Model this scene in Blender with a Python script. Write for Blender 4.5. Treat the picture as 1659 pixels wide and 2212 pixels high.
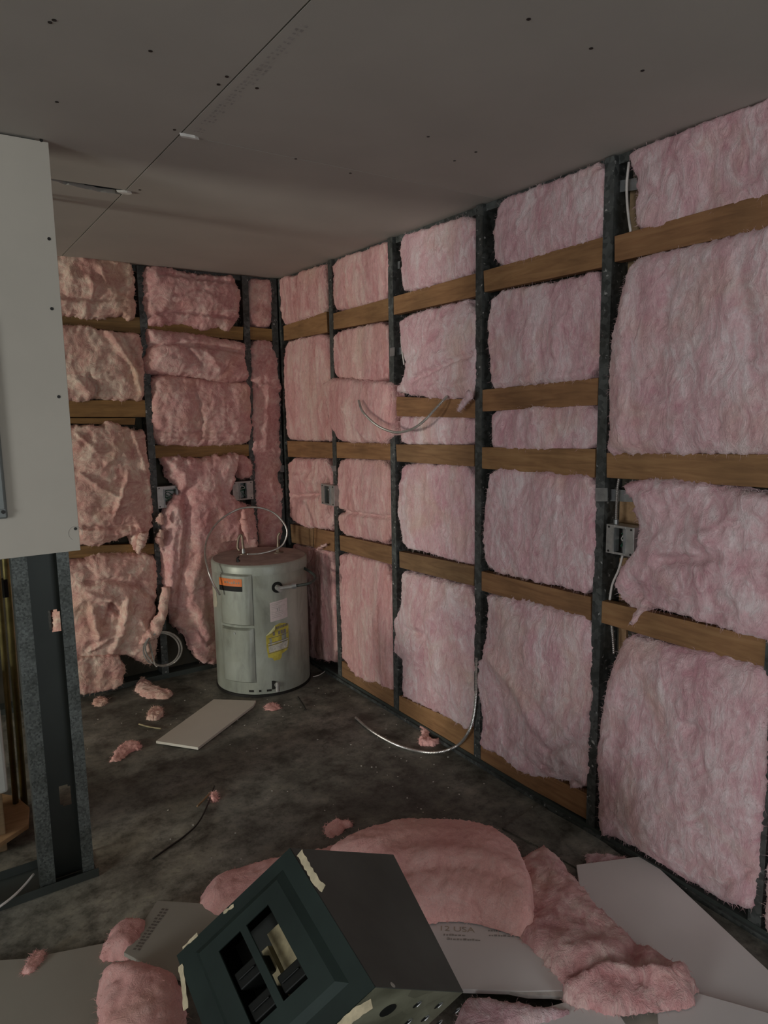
import bpy, bmesh, math, random
import numpy as np
from mathutils import Vector, Matrix

for o in list(bpy.data.objects):
    bpy.data.objects.remove(o)
SC = bpy.context.scene
COL = SC.collection
rnd = random.Random(7)
RNG = np.random.default_rng(11)

# ------------------------------------------------------------------ camera
YAW, PITCH, ROLL, FPX = 0.5892376, 0.1457223, -0.0151732, 1521.65
CAMH = 1.59174
W, D, H = 1.98924, 4.11794, 2.4          # long wall plane x=W, back wall plane y=D, ceiling z=H
_f = np.array([math.sin(YAW)*math.cos(PITCH), math.cos(YAW)*math.cos(PITCH), -math.sin(PITCH)])
_r = np.array([math.cos(YAW), -math.sin(YAW), 0.0])
_u = np.cross(_r, _f)
_c, _s = math.cos(ROLL), math.sin(ROLL)
CR, CU, CF = _c*_r+_s*_u, -_s*_r+_c*_u, _f
EYE = np.array([0, 0, CAMH])
cam = bpy.data.cameras.new('camera')
cam.sensor_fit = 'HORIZONTAL'; cam.sensor_width = 36; cam.lens = 36*FPX/1659; cam.clip_start = 0.02
camo = bpy.data.objects.new('camera', cam); COL.objects.link(camo)
camo.matrix_world = Matrix(((CR[0], CU[0], -CF[0], 0), (CR[1], CU[1], -CF[1], 0), (CR[2], CU[2], -CF[2], CAMH), (0, 0, 0, 1)))
SC.camera = camo

# ------------------------------------------------------------------ world, lights, exposure
SC.view_settings.view_transform = 'Standard'; SC.view_settings.look = 'None'
SC.view_settings.gamma = 1.0; SC.view_settings.use_curve_mapping = False
SC.view_settings.exposure = 0.09
wd = bpy.data.worlds.new('overcast_sky'); SC.world = wd; wd.use_nodes = True
wb = wd.node_tree.nodes['Background']; wb.inputs[0].default_value = (0.86, 0.93, 1.0, 1); wb.inputs[1].default_value = 1.0
SC.cycles.use_denoising = True
SC.cycles.max_bounces = 8; SC.cycles.diffuse_bounces = 5

def daylight(name, loc, size, direction, power, color):
    l = bpy.data.lights.new(name, 'AREA'); l.shape = 'RECTANGLE'; l.size, l.size_y = size; l.energy = power; l.color = color
    o = bpy.data.objects.new(name, l); COL.objects.link(o); o.location = loc
    o.rotation_euler = Vector(direction).to_track_quat('-Z', 'Z').to_euler()
    return o
XL, YR = -4.6, -2.3                        # far left wall and rear wall of the space
daylight('daylight_left_window', (XL-0.06, -0.35, 1.35), (2.9, 1.5), (1, 0, 0), 155, (0.97, 0.985, 1.0))
daylight('daylight_side_door', (XL-0.06, 2.85, 1.05), (0.6, 1.7), (1, 0, 0), 300, (1.0, 0.97, 0.86))
daylight('daylight_unseen_rear_door', (1.0, YR-0.06, 1.05), (1.5, 1.6), (0, 1, 0), 18, (0.95, 0.98, 1.0))  # unseen doorway, set close at the right to grade light across the foreground

# ------------------------------------------------------------------ pixel <-> place helpers (1659 x 2212 frame)
def ray(x, y):
    return (x-829.5)/FPX*CR-(y-1106)/FPX*CU+CF
def on(x, y, ax, val):
    d = ray(x, y); t = (val-EYE[ax])/d[ax]
    return EYE+t*d
def atd(x, y, depth):
    return EYE+ray(x, y)*depth
def depth_of(p):
    return float((np.asarray(p, float)-EYE)@CF)

# ------------------------------------------------------------------ object helpers
def tag(o, label=None, cat=None, group=None, kind=None):
    if label: o['label'] = label
    if cat: o['category'] = cat
    if group: o['group'] = group
    if kind: o['kind'] = kind
    return o
def thing(name, loc, label, cat, group=None):
    o = bpy.data.objects.new(name, None); COL.objects.link(o); o.location = Vector([float(c) for c in loc])
    o.empty_display_size = 0.05
    return tag(o, label, cat, group)
def mobj(name, verts, faces, mat, parent=None, smooth=False, loc=None, kind=None):
    """verts in world space"""
    v = np.asarray(verts, float)
    if parent is not None:
        p = parent; base = np.zeros(3)
        while p is not None:
            base = base+np.array(p.location); p = p.parent
    else:
        base = np.array(loc, float) if loc is not None else np.array([v[:, 0].mean(), v[:, 1].mean(), v[:, 2].min()])
    off = base
    me = bpy.data.meshes.new(name)
    fl = faces.tolist() if hasattr(faces, 'tolist') else faces
    me.from_pydata((v-off).tolist(), [], fl)
    if smooth: me.polygons.foreach_set('use_smooth', [True]*len(me.polygons))
    me.materials.append(mat); me.update()
    o = bpy.data.objects.new(name, me); COL.objects.link(o)
    if parent is not None: o.parent = parent
    else: o.location = Vector(base.tolist())
    if kind: o['kind'] = kind
    return o
BOXF = [(0, 3, 2, 1), (4, 5, 6, 7), (0, 1, 5, 4), (1, 2, 6, 5), (2, 3, 7, 6), (3, 0, 4, 7)]
class MB:
    def __init__(s): s.v = []; s.f = []
    def add(s, v, f):
        b = len(s.v); s.v += [tuple(map(float, q)) for q in v]; s.f += [tuple(i+b for i in q) for q in f]; return s
    def box(s, lo, hi):
        x0, y0, z0 = lo; x1, y1, z1 = hi
        return s.add([(x0, y0, z0), (x1, y0, z0), (x1, y1, z0), (x0, y1, z0), (x0, y0, z1), (x1, y0, z1), (x1, y1, z1), (x0, y1, z1)], BOXF)
    def hexa(s, c8): return s.add(c8, BOXF)
    def prism(s, pts, n):
        """polygon pts (3D) extruded by vector n"""
        k = len(pts); pts = [np.asarray(p, float) for p in pts]; n = np.asarray(n, float)
        f = [tuple(range(k))[::-1], tuple(range(k, 2*k))]+[(i, (i+1) % k, (i+1) % k+k, i+k) for i in range(k)]
        return s.add(pts+[p+n for p in pts], f)
    def tube(s, pts, rad, seg=8, cap=True):
        P = np.asarray(pts, float); n = len(P)
        R = np.full(n, rad) if np.isscalar(rad) else np.asarray(rad, float)
        T = np.gradient(P, axis=0); T /= np.linalg.norm(T, axis=1)[:, None]+1e-12
        a = np.array([0, 0, 1.0]) if abs(T[0][2]) < 0.9 else np.array([1.0, 0, 0])
        nn = np.cross(T[0], a); nn /= np.linalg.norm(nn)
        ang = np.arange(seg)*2*math.pi/seg; vs = []
        for i in range(n):
            nn = nn-T[i]*(nn@T[i]); nn /= np.linalg.norm(nn)+1e-12
            b = np.cross(T[i], nn)
            vs += list(P[i]+R[i]*(np.cos(ang)[:, None]*nn+np.sin(ang)[:, None]*b))
        f = [(i*seg+j, i*seg+(j+1) % seg, (i+1)*seg+(j+1) % seg, (i+1)*seg+j) for i in range(n-1) for j in range(seg)]
        if cap: f += [tuple(range(seg))[::-1], tuple(range((n-1)*seg, n*seg))]
        return s.add(vs, f)
    def build(s, name, mat, parent=None, smooth=False, loc=None, bevel=0, kind=None, autosmooth=False):
        o = mobj(name, s.v, s.f, mat, parent, smooth or autosmooth, loc, kind)
        if autosmooth:
            m = o.modifiers.new('edge', 'EDGE_SPLIT'); m.split_angle = math.radians(35)
        if bevel:
            m = o.modifiers.new('bevel', 'BEVEL'); m.width = bevel; m.segments = 2; m.limit_method = 'ANGLE'
        return o
def spline(pts, n=12):
    P = [np.asarray(p, float) for p in pts]; P = [2*P[0]-P[1]]+P+[2*P[-1]-P[-2]]; out = []
    for i in range(1, len(P)-2):
        for k in range(n):
            t = k/n; a, b, c, d = P[i-1:i+3]
            out.append(0.5*((2*b)+(c-a)*t+(2*a-5*b+4*c-d)*t*t+(-a+3*b-3*c+d)*t**3))
    out.append(P[-2]); return np.array(out)
def resample(P, step):
    P = np.asarray(P, float); L = np.r_[0, np.cumsum(np.linalg.norm(np.diff(P, axis=0), axis=1))]
    n = max(2, int(L[-1]/step)+1); t = np.linspace(0, L[-1], n)
    return np.stack([np.interp(t, L, P[:, k]) for k in range(3)], 1)
def conduit(name, pts, rad, mat, label=None, cat='cable', parent=None, group=None, ribs=True, seg=8, n=12):
    P = resample(spline(pts, n), 0.0035 if ribs else 0.012)
    R = rad*(1+0.13*np.where(np.arange(len(P)) % 2, 1, -1)) if ribs else rad
    o = MB().tube(P, R, seg).build(name, mat, parent, smooth=not ribs)
    if parent is None: tag(o, label, cat, group)
    return o

# ------------------------------------------------------------------ numpy noise
_perm = np.random.default_rng(3).permutation(256); _perm = np.r_[_perm, _perm]
_ga = np.random.default_rng(4).uniform(0, 2*np.pi, 256); _gx, _gy = np.cos(_ga), np.sin(_ga)
def perlin(x, y):
    xi = np.floor(x).astype(int); yi = np.floor(y).astype(int); xf = x-xi; yf = y-yi
    u = xf**3*(xf*(xf*6-15)+10); v = yf**3*(yf*(yf*6-15)+10)
    def g(a, b, dx, dy):
        h = _perm[(_perm[a & 255]+b) & 255]; return _gx[h]*dx+_gy[h]*dy
    n00 = g(xi, yi, xf, yf); n10 = g(xi+1, yi, xf-1, yf); n01 = g(xi, yi+1, xf, yf-1); n11 = g(xi+1, yi+1, xf-1, yf-1)
    return ((n00*(1-u)+n10*u)*(1-v)+(n01*(1-u)+n11*u)*v)*1.5
def fbm(x, y, oct=4):
    s = 0; a = 0.5
    for i in range(oct):
        s = s+a*perlin(x+17.3*i, y-9.1*i); x = x*2.03; y = y*2.03; a *= 0.5
    return s
def ridged(x, y, oct=3):
    s = 0; a = 0.6
    for i in range(oct):
        s = s+a*(1-2*np.abs(perlin(x+7.7*i, y+3.1*i))); x = x*1.9; y = y*1.9; a *= 0.45
    return s

# ------------------------------------------------------------------ materials
def new_mat(name):
    m = bpy.data.materials.new(name); m.use_nodes = True
    nt = m.node_tree; b = nt.nodes['Principled BSDF']
    return m, nt, b
def N(nt, t, **kw):
    n = nt.nodes.new(t)
    for k, v in kw.items():
        if k.startswith('i_'):
            key = k[2:]; key = int(key) if key.isdigit() else key
            n.inputs[key].default_value = v
        else: setattr(n, k, v)
    return n
def L(nt, a, b): nt.links.new(a, b)
def ramp(nt, fac, stops, interp='LINEAR'):
    r = nt.nodes.new('ShaderNodeValToRGB'); r.color_ramp.interpolation = interp
    e = r.color_ramp.elements
    while len(e) > 1: e.remove(e[-1])
    e[0].position, e[0].color = stops[0][0], (*stops[0][1], 1)
    for p, c in stops[1:]:
        q = e.new(p); q.color = (*c, 1)
    L(nt, fac, r.inputs[0]); return r.outputs[0]
def coords(nt, scale=(1, 1, 1), rnd_off=True):
    tc = N(nt, 'ShaderNodeTexCoord'); mp = N(nt, 'ShaderNodeMapping'); mp.inputs['Scale'].default_value = scale
    L(nt, tc.outputs['Object'], mp.inputs[0])
    if rnd_off:
        oi = N(nt, 'ShaderNodeObjectInfo'); mu = N(nt, 'ShaderNodeMath', operation='MULTIPLY', i_1=37.0); L(nt, oi.outputs['Random'], mu.inputs[0])
        cb = N(nt, 'ShaderNodeCombineXYZ'); L(nt, mu.outputs[0], cb.inputs[0]); L(nt, mu.outputs[0], cb.inputs[1]); L(nt, mu.outputs[0], cb.inputs[2])
        ad = N(nt, 'ShaderNodeVectorMath', operation='ADD'); L(nt, mp.outputs[0], ad.inputs[0]); L(nt, cb.outputs[0], ad.inputs[1])
        return ad.outputs[0]
    return mp.outputs[0]
def noise(nt, vec, scale, detail=4, rough=0.55, dist=0.0):
    n = N(nt, 'ShaderNodeTexNoise'); n.inputs['Scale'].default_value = scale; n.inputs['Detail'].default_value = detail
    n.inputs['Roughness'].default_value = rough; n.inputs['Distortion'].default_value = dist
    L(nt, vec, n.inputs['Vector']); return n.outputs['Fac']
def mix(nt, a, b, fac, mode='MIX'):
    m = N(nt, 'ShaderNodeMix', data_type='RGBA', blend_type=mode)
    if hasattr(fac, 'is_linked') or not isinstance(fac, (int, float)): L(nt, fac, m.inputs[0])
    else: m.inputs[0].default_value = fac
    for s, i in ((a, 6), (b, 7)):
        if isinstance(s, tuple): m.inputs[i].default_value = (*s, 1)
        else: L(nt, s, m.inputs[i])
    return m.outputs[2]
def bump(nt, b, h, strength, dist):
    n = N(nt, 'ShaderNodeBump'); n.inputs['Strength'].default_value = strength; n.inputs['Distance'].default_value = dist
    L(nt, h, n.inputs['Height']); L(nt, n.outputs[0], b.inputs['Normal']); return n
def plain(name, col, rough=0.6, metal=0.0, var=0.15, scale=20, bumps=0.0):
    m, nt, b = new_mat(name); v = coords(nt)
    n = noise(nt, v, scale, 5)
    c2 = tuple(max(0, c*(1-var)) for c in col); c3 = tuple(min(1, c*(1+var)) for c in col)
    L(nt, ramp(nt, n, [(0.3, c2), (0.7, c3)]), b.inputs['Base Color'])
    b.inputs['Roughness'].default_value = rough; b.inputs['Metallic'].default_value = metal
    if bumps: bump(nt, b, n, bumps, 0.002)
    return m
def insulation(name, deep, mid, pale, stain, stain_amt, stretch=(1, 1, 1), fine=70, relief=0.75):
    m, nt, b = new_mat(name)
    v = coords(nt, stretch); v2 = coords(nt)
    big = noise(nt, v, 5.0, 3, 0.6, 1.4); med = noise(nt, v, 17, 5, 0.62, 2.4); fib = noise(nt, v, fine, 3, 0.65, 3.0)
    a1 = N(nt, 'ShaderNodeMath', operation='MULTIPLY_ADD', i_1=0.5, i_2=0.0); L(nt, big, a1.inputs[0])
    a2 = N(nt, 'ShaderNodeMath', operation='MULTIPLY_ADD', i_1=0.5); L(nt, med, a2.inputs[0]); L(nt, a1.outputs[0], a2.inputs[2])
    c = ramp(nt, a2.outputs[0], [(0.36, deep), (0.49, mid), (0.62, pale)])
    st = noise(nt, v2, 3.0, 3, 0.6, 0.6)
    sf = N(nt, 'ShaderNodeMapRange'); sf.inputs[1].default_value = 0.5; sf.inputs[2].default_value = 0.72; sf.inputs[4].default_value = stain_amt
    L(nt, st, sf.inputs[0]); c = mix(nt, c, stain, sf.outputs[0])
    g = ramp(nt, fib, [(0.3, (0.88, 0.86, 0.86)), (0.65, (1.06, 1.05, 1.05))])
    c = mix(nt, c, g, 1.0, 'MULTIPLY')
    L(nt, c, b.inputs['Base Color'])
    b.inputs['Roughness'].default_value = 1.0; b.inputs['Specular IOR Level'].default_value = 0.05
    b.inputs['Sheen Weight'].default_value = 0.2; b.inputs['Sheen Roughness'].default_value = 0.6; b.inputs['Sheen Tint'].default_value = (1, 0.85, 0.85, 1)
    hs = N(nt, 'ShaderNodeMath', operation='MULTIPLY_ADD', i_1=0.75); L(nt, med, hs.inputs[0])
    hm = N(nt, 'ShaderNodeMath', operation='MULTIPLY', i_1=0.25); L(nt, fib, hm.inputs[0]); L(nt, hm.outputs[0], hs.inputs[2])
    bump(nt, b, hs.outputs[0], relief, 0.022)
    return m
PK = dict(deep=(0.62, 0.31, 0.32), mid=(0.74, 0.44, 0.45), pale=(0.80, 0.60, 0.58))
M_RIGHT = insulation('pink_glasswool_vertical', (0.58, 0.31, 0.345), (0.68, 0.455, 0.475), (0.76, 0.635, 0.64), (0.60, 0.42, 0.31), 0.5, (1, 1.0, 0.5))
M_FAR = insulation('pink_glasswool_far_bays', (0.57, 0.26, 0.255), (0.70, 0.40, 0.385), (0.78, 0.57, 0.52), (0.62, 0.42, 0.30), 0.35, (1, 1.0, 0.3))
M_BACK = insulation('pink_glasswool_crumpled', (0.58, 0.27, 0.26), (0.72, 0.41, 0.39), (0.82, 0.60, 0.545), (0.66, 0.44, 0.28), 0.35, (1, 1, 1), relief=0.5)
M_LEFT = insulation('pink_glasswool_aged', (0.58, 0.29, 0.255), (0.73, 0.46, 0.385), (0.84, 0.68, 0.56), (0.66, 0.48, 0.30), 0.45, (1, 1, 1), relief=0.5)
M_FLOORB = insulation('salmon_glasswool', (0.70, 0.35, 0.32), (0.79, 0.435, 0.395), (0.82, 0.51, 0.465), (0.62, 0.40, 0.26), 0.3, (1, 1, 1), relief=0.3)

def steel_mat(name, lo, hi, metal=0.55, rough=0.5, cell=70, spec=0.0):
    m, nt, b = new_mat(name); v = coords(nt)
    vo = N(nt, 'ShaderNodeTexVoronoi'); vo.inputs['Scale'].default_value = cell; L(nt, v, vo.inputs['Vector'])
    n = noise(nt, v, 9, 4)
    c = ramp(nt, vo.outputs['Color'], [(0.15, lo), (0.85, hi)])
    c = mix(nt, c, ramp(nt, n, [(0.35, (0.55, 0.55, 0.52)), (0.65, (1, 1, 1))]), 1.0, 'MULTIPLY')
    if spec:
        sp = noise(nt, v, 55, 2, 0.4)
        c = mix(nt, c, (0.5, 0.5, 0.48), ramp(nt, sp, [(0.68, (0, 0, 0)), (0.76, (spec, spec, spec))]))
    L(nt, c, b.inputs['Base Color']); b.inputs['Metallic'].default_value = metal; b.inputs['Roughness'].default_value = rough
    return m
M_STUD = steel_mat('dusty_galvanized_stud', (0.055, 0.060, 0.058), (0.13, 0.14, 0.135), 0.3, 0.55, 60, 0.9)
M_STUDW = plain('dark_stud_web', (0.055, 0.064, 0.058), 0.5, 0.3, 0.12, 5)
M_GALV = steel_mat('spangled_galvanized_steel', (0.07, 0.08, 0.075), (0.17, 0.19, 0.18), 0.35, 0.5, 170)
M_STRAP = plain('bright_zinc_strap', (0.36, 0.37, 0.37), 0.35, 0.7, 0.25, 30)
M_BOXZ = plain('zinc_box', (0.40, 0.39, 0.37), 0.4, 0.55, 0.25, 25)
M_CABLE = plain('armored_cable_steel', (0.48, 0.46, 0.43), 0.32, 0.75, 0.2, 40)
M_WHITEC = plain('white_cable_jacket', (0.66, 0.62, 0.58), 0.5, 0, 0.1, 30)
M_GREENW = plain('green_wire', (0.03, 0.12, 0.07), 0.4, 0, 0.2, 30)
M_BLACK = plain('black_plastic', (0.010, 0.011, 0.010), 0.55, 0, 0.2, 30)
M_BLACK.node_tree.nodes['Principled BSDF'].inputs['Specular IOR Level'].default_value = 0.2
M_DARK = plain('screw_black', (0.015, 0.014, 0.012), 0.5, 0.2, 0.2, 30)
M_SHEATH = plain('dark_sheathing', (0.060, 0.052, 0.036), 0.9, 0, 0.35, 5)
M_COPPER = plain('tarnished_copper', (0.24, 0.19, 0.14), 0.45, 0.6, 0.3, 25)
M_BRASS = plain('brass_pipe', (0.30, 0.26, 0.11), 0.3, 0.85, 0.3, 18)
M_APPL = plain('white_enamel', (0.62, 0.63, 0.58), 0.4, 0, 0.08, 10)

def wood_mat(name, axis, a, bcol, c3):
    m, nt, b = new_mat(name)
    s = [9, 9, 9]; s[axis] = 0.9; v = coords(nt, tuple(s)); v2 = coords(nt)
    n = noise(nt, v, 5, 6, 0.6, 0.8); blot = noise(nt, v2, 4.5, 3)
    c = ramp(nt, n, [(0.3, a), (0.55, bcol), (0.75, c3)])
    oi = N(nt, 'ShaderNodeObjectInfo')
    c = mix(nt, c, ramp(nt, oi.outputs['Random'], [(0, (0.80, 0.84, 0.80)), (0.5, (1.05, 0.94, 0.82)), (1, (1.15, 1.12, 0.95))]), 1.0, 'MULTIPLY')
    c = mix(nt, c, ramp(nt, blot, [(0.3, (0.75, 0.75, 0.72)), (0.6, (1.05, 1.05, 1.05))]), 1.0, 'MULTIPLY')
    kn = N(nt, 'ShaderNodeTexVoronoi'); kn.inputs['Scale'].default_value = 3.3
    L(nt, v2, kn.inputs['Vector'])
    c = mix(nt, c, (0.05, 0.028, 0.012), ramp(nt, kn.outputs['Distance'], [(0.03, (0.8, 0.8, 0.8)), (0.06, (0, 0, 0))]))
    L(nt, c, b.inputs['Base Color']); b.inputs['Roughness'].default_value = 0.75
    bump(nt, b, n, 0.15, 0.002)
    return m
M_WOODR = wood_mat('fir_board_long_wall', 1, (0.175, 0.090, 0.043), (0.255, 0.140, 0.068), (0.30, 0.178, 0.092))
M_WOODB = wood_mat('fir_board_back_wall', 0, (0.19, 0.115, 0.045), (0.27, 0.165, 0.065), (0.33, 0.21, 0.09))
M_PLY = wood_mat('plywood_scrap', 0, (0.28, 0.18, 0.10), (0.36, 0.24, 0.14), (0.40, 0.28, 0.17))

def drywall_mat(name, col, mott=0.06):
    m, nt, b = new_mat(name); v = coords(nt)
    n = noise(nt, v, 2.2, 4); f = noise(nt, v, 260, 2)
    lo = tuple(c*(1-mott) for c in col); hi = tuple(c*(1+mott) for c in col)
    c = ramp(nt, n, [(0.3, lo), (0.7, hi)])
    L(nt, c, b.inputs['Base Color']); b.inputs['Roughness'].default_value = 0.85; b.inputs['Specular IOR Level'].default_value = 0.25
    bump(nt, b, f, 0.08, 0.001); return m
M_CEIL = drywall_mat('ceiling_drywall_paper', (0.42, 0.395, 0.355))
M_PANEL = drywall_mat('wall_drywall_paper', (0.56, 0.53, 0.46))
M_SHEET = drywall_mat('scrap_drywall_paper', (0.70, 0.665, 0.645))
M_SHEETDK = drywall_mat('dark_drywall_paper', (0.36, 0.34, 0.285))  # darker paper tone for the two left-hand offcuts
M_GYPS = plain('gypsum_core', (0.66, 0.64, 0.60), 0.95, 0, 0.12, 60, 0.4)
M_PRINT = plain('faded_grey_print', (0.36, 0.335, 0.31), 0.9, 0, 0.3, 60)
M_PRINTD = plain('dark_print', (0.16, 0.14, 0.12), 0.9, 0, 0.2, 60)
M_PRINTO = plain('ochre_print', (0.40, 0.34, 0.26), 0.9, 0, 0.2, 60)

def floor_mat():
    m, nt, b = new_mat('stained_concrete'); v = coords(nt, rnd_off=False)
    n1 = noise(nt, v, 1.6, 8, 0.68, 0.15); n2 = noise(nt, v, 8, 8, 0.72, 0.1); n3 = noise(nt, v, 55, 3, 0.6)
    c = ramp(nt, n1, [(0.32, (0.085, 0.084, 0.071)), (0.46, (0.135, 0.134, 0.113)), (0.58, (0.19, 0.188, 0.162)), (0.70, (0.30, 0.295, 0.26))])
    c = mix(nt, c, ramp(nt, n2, [(0.36, (0.34, 0.34, 0.32)), (0.52, (1.0, 1.0, 1.0)), (0.68, (1.55, 1.52, 1.45))]), 1.0, 'MULTIPLY')
    c = mix(nt, c, ramp(nt, n3, [(0.30, (0.55, 0.55, 0.55)), (0.45, (1, 1, 1))]), 0.7, 'MULTIPLY')
    # paler floor tone towards the partition foot, darker elsewhere
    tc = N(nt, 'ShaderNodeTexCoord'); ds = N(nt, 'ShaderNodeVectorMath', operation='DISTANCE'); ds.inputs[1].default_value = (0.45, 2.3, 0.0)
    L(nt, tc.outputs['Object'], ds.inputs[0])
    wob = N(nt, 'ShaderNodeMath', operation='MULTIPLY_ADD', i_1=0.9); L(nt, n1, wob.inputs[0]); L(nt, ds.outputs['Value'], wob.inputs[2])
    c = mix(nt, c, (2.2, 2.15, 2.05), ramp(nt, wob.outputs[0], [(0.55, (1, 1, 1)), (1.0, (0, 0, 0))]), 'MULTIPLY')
    L(nt, c, b.inputs['Base Color'])
    L(nt, ramp(nt, n2, [(0.3, (0.45, 0.45, 0.45)), (0.7, (0.85, 0.85, 0.85))]), b.inputs['Roughness'])
    b.inputs['Specular IOR Level'].default_value = 0.3
    bump(nt, b, n2, 0.25, 0.006); return m
M_FLOOR = floor_mat()

def heater_mat():
    m, nt, b = new_mat('grey_green_enamel_dusty'); v = coords(nt, (1, 1, 0.35))
    n = noise(nt, v, 14, 5, 0.6, 0.5); n2 = noise(nt, coords(nt), 4, 4)
    c = ramp(nt, n, [(0.25, (0.22, 0.235, 0.205)), (0.5, (0.33, 0.355, 0.31)), (0.75, (0.39, 0.415, 0.365))])
    c = mix(nt, c, ramp(nt, n2, [(0.3, (0.8, 0.78, 0.72)), (0.6, (1, 1, 1))]), 1.0, 'MULTIPLY')
    L(nt, c, b.inputs['Base Color']); b.inputs['Roughness'].default_value = 0.42; b.inputs['Metallic'].default_value = 0.15
    return m
M_HEAT = heater_mat()
M_HTOP = plain('dusty_heater_top', (0.36, 0.29, 0.26), 0.7, 0, 0.3, 9)
M_ORANGE = plain('orange_label', (0.66, 0.17, 0.03), 0.5, 0, 0.1, 40)
M_LABEL = plain('pale_pink_label', (0.52, 0.44, 0.43), 0.6, 0, 0.08, 60)
M_BEIGE = plain('beige_label', (0.46, 0.43, 0.33), 0.6, 0, 0.1, 60)
M_YELLOW = plain('yellow_label', (0.42, 0.35, 0.05), 0.6, 0, 0.3, 30)
M_YWHITE = plain('worn_white_label', (0.42, 0.40, 0.35), 0.7, 0, 0.3, 90)
M_YBACK = plain('label_curl_back', (0.50, 0.48, 0.25), 0.6, 0, 0.1, 30)
M_GREEN = plain('dark_green_enamel', (0.020, 0.032, 0.028), 0.6, 0.0, 0.25, 6)
M_GREEN.node_tree.nodes['Principled BSDF'].inputs['Specular IOR Level'].default_value = 0.25
M_CABG = plain('dark_grey_painted_steel', (0.075, 0.081, 0.070), 0.6, 0.1, 0.2, 7)
M_CABEND = steel_mat('grimy_zinc_end', (0.20, 0.20, 0.14), (0.36, 0.36, 0.26), 0.4, 0.45, 12)
M_CABIN = plain('cabinet_inside', (0.035, 0.038, 0.033), 0.6, 0.2, 0.2, 7)
M_PAPERC = plain('aged_cream_paper', (0.34, 0.29, 0.17), 0.8, 0, 0.35, 35)
M_TAPE = plain('cream_masking_tape', (0.60, 0.52, 0.35), 0.8, 0, 0.22, 45)
M_GREYDOOR = plain('grey_panelboard_paint', (0.20, 0.22, 0.21), 0.45, 0.2, 0.15, 6)
M_WINDOW = plain('painted_window_frame', (0.5, 0.5, 0.47), 0.5, 0, 0.05, 6)
M_OUTWALL = drywall_mat('bare_side_walls', (0.34, 0.31, 0.27))

# ------------------------------------------------------------------ the shell
fl = MB().box((XL, YR, -0.10), (W+0.16, D+0.16, 0.0)).build('floor', M_FLOOR, loc=(0, 0, 0))
tag(fl, 'dark stained concrete floor littered with scraps', kind='structure')
def pane_wall(name, axis, pos, thick, span, openings, label):
    """a wall with rectangular openings: (a0,a1,z0,z1)"""
    mb = MB(); cuts = sorted(openings)
    def bx(a0, a1, z0, z1):
        if a1-a0 < 1e-4 or z1-z0 < 1e-4: return
        if axis == 0: mb.box((pos-thick, a0, z0), (pos, a1, z1))
        else: mb.box((a0, pos-thick, z0), (a1, pos, z1))
    a = span[0]
    for (a0, a1, z0, z1) in cuts:
        bx(a, a0, 0, H); bx(a0, a1, 0, z0); bx(a0, a1, z1, H); a = a1
    bx(a, span[1], 0, H)
    return tag(mb.build(name, M_OUTWALL), label, kind='structure')
pane_wall('wall_left', 0, XL, 0.14, (YR, D+0.16), [(-1.8, 1.1, 0.6, 2.1), (2.55, 3.15, 0.2, 1.9)], 'plain side wall with window and door openings, left of the view')
pane_wall('wall_rear', 1, YR, 0.14, (XL, W+0.16), [(0.25, 1.75, 0.25, 1.85)], 'plain wall with unseen wide doorway behind the viewer')

# ceiling: backing slab + drywall panels with seams
SEAMX = float(np.mean([on(x, y, 2, H)[0] for x, y in [(665, 0), (400, 290), (265, 412)]]))
SEAMY = 2.17; TEARY = float(on(265, 410, 2, H)[1])
ceil = MB().box((XL, YR, H+0.09), (W+0.16, D+0.16, H+0.15)).build('ceiling', M_DARK, loc=(0, 0, H))
tag(ceil, 'grey paper-faced drywall ceiling with open seams', kind='structure')
G = 0.0022
def ceil_panel(x0, x1, y0, y1, dz=0.0):
    return MB().box((x0+G, y0+G*0.5, H-dz), (x1-G, y1-G*0.5, H+0.0145-dz)).build('drywall_panel', M_CEIL, ceil)
ceil_panel(SEAMX, W+0.15, SEAMY, D+0.15); ceil_panel(SEAMX, W+0.15, SEAMY-2.44, SEAMY); ceil_panel(SEAMX, W+0.15, YR, SEAMY-2.44)
# left-hand far panel with a torn edge
tx0, tx1 = SEAMX-1.22, SEAMX
tear = []
xs = np.linspace(tx0, tx1-G, 120)
for x in xs:
    k = (x-(SEAMX-0.30))/0.30
    d = 0.0
    if 0 < k < 1: d = 0.085*math.sin(min(1, k*1.15)*math.pi*0.70)*(0.35+0.65*k)+0.014*float(perlin(np.array([x*30]), np.array([0.5]))[0])
    tear.append((x, TEARY+0.002+max(0, d)))
poly = [(tx0, D+0.15)]+tear+[(tx1-G, D+0.15)]
MB().prism([(x, y, H) for x, y in poly][::-1], (0, 0, 0.0145)).build('drywall_panel', M_CEIL, ceil)
ceil_panel(tx0, tx1, TEARY-2.44, TEARY); ceil_panel(tx0, tx1, YR, TEARY-2.44)
for k in range(3):
    ceil_panel(tx0-1.22*(k+1), tx0-1.22*k, TEARY-2.44*0.5, D+0.15); ceil_panel(tx0-1.22*(k+1), tx0-1.22*k, YR, TEARY-2.44*0.5)
# screws
def disc(c, n, r, h, seg=8):
    c = np.asarray(c, float); n = np.asarray(n, float); n /= np.linalg.norm(n)
    return MB().tube([c, c+n*h], r, seg)
for (x, y) in [(117, 43), (108, 48), (325, 110), (123, 220), (472, 182), (490, 165), (555, 190), (377, 280), (302, 410), (757, 374), (639, 343), (925, 295), (982, 347), (1142, 41), (1277, 104), (1028, 328), (1388, 152), (1080, 500)]:
    p = on(x, y, 2, H); disc(p, (0, 0, -1), 0.0048, 0.0012).build('screw', M_DARK, ceil)
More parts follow.
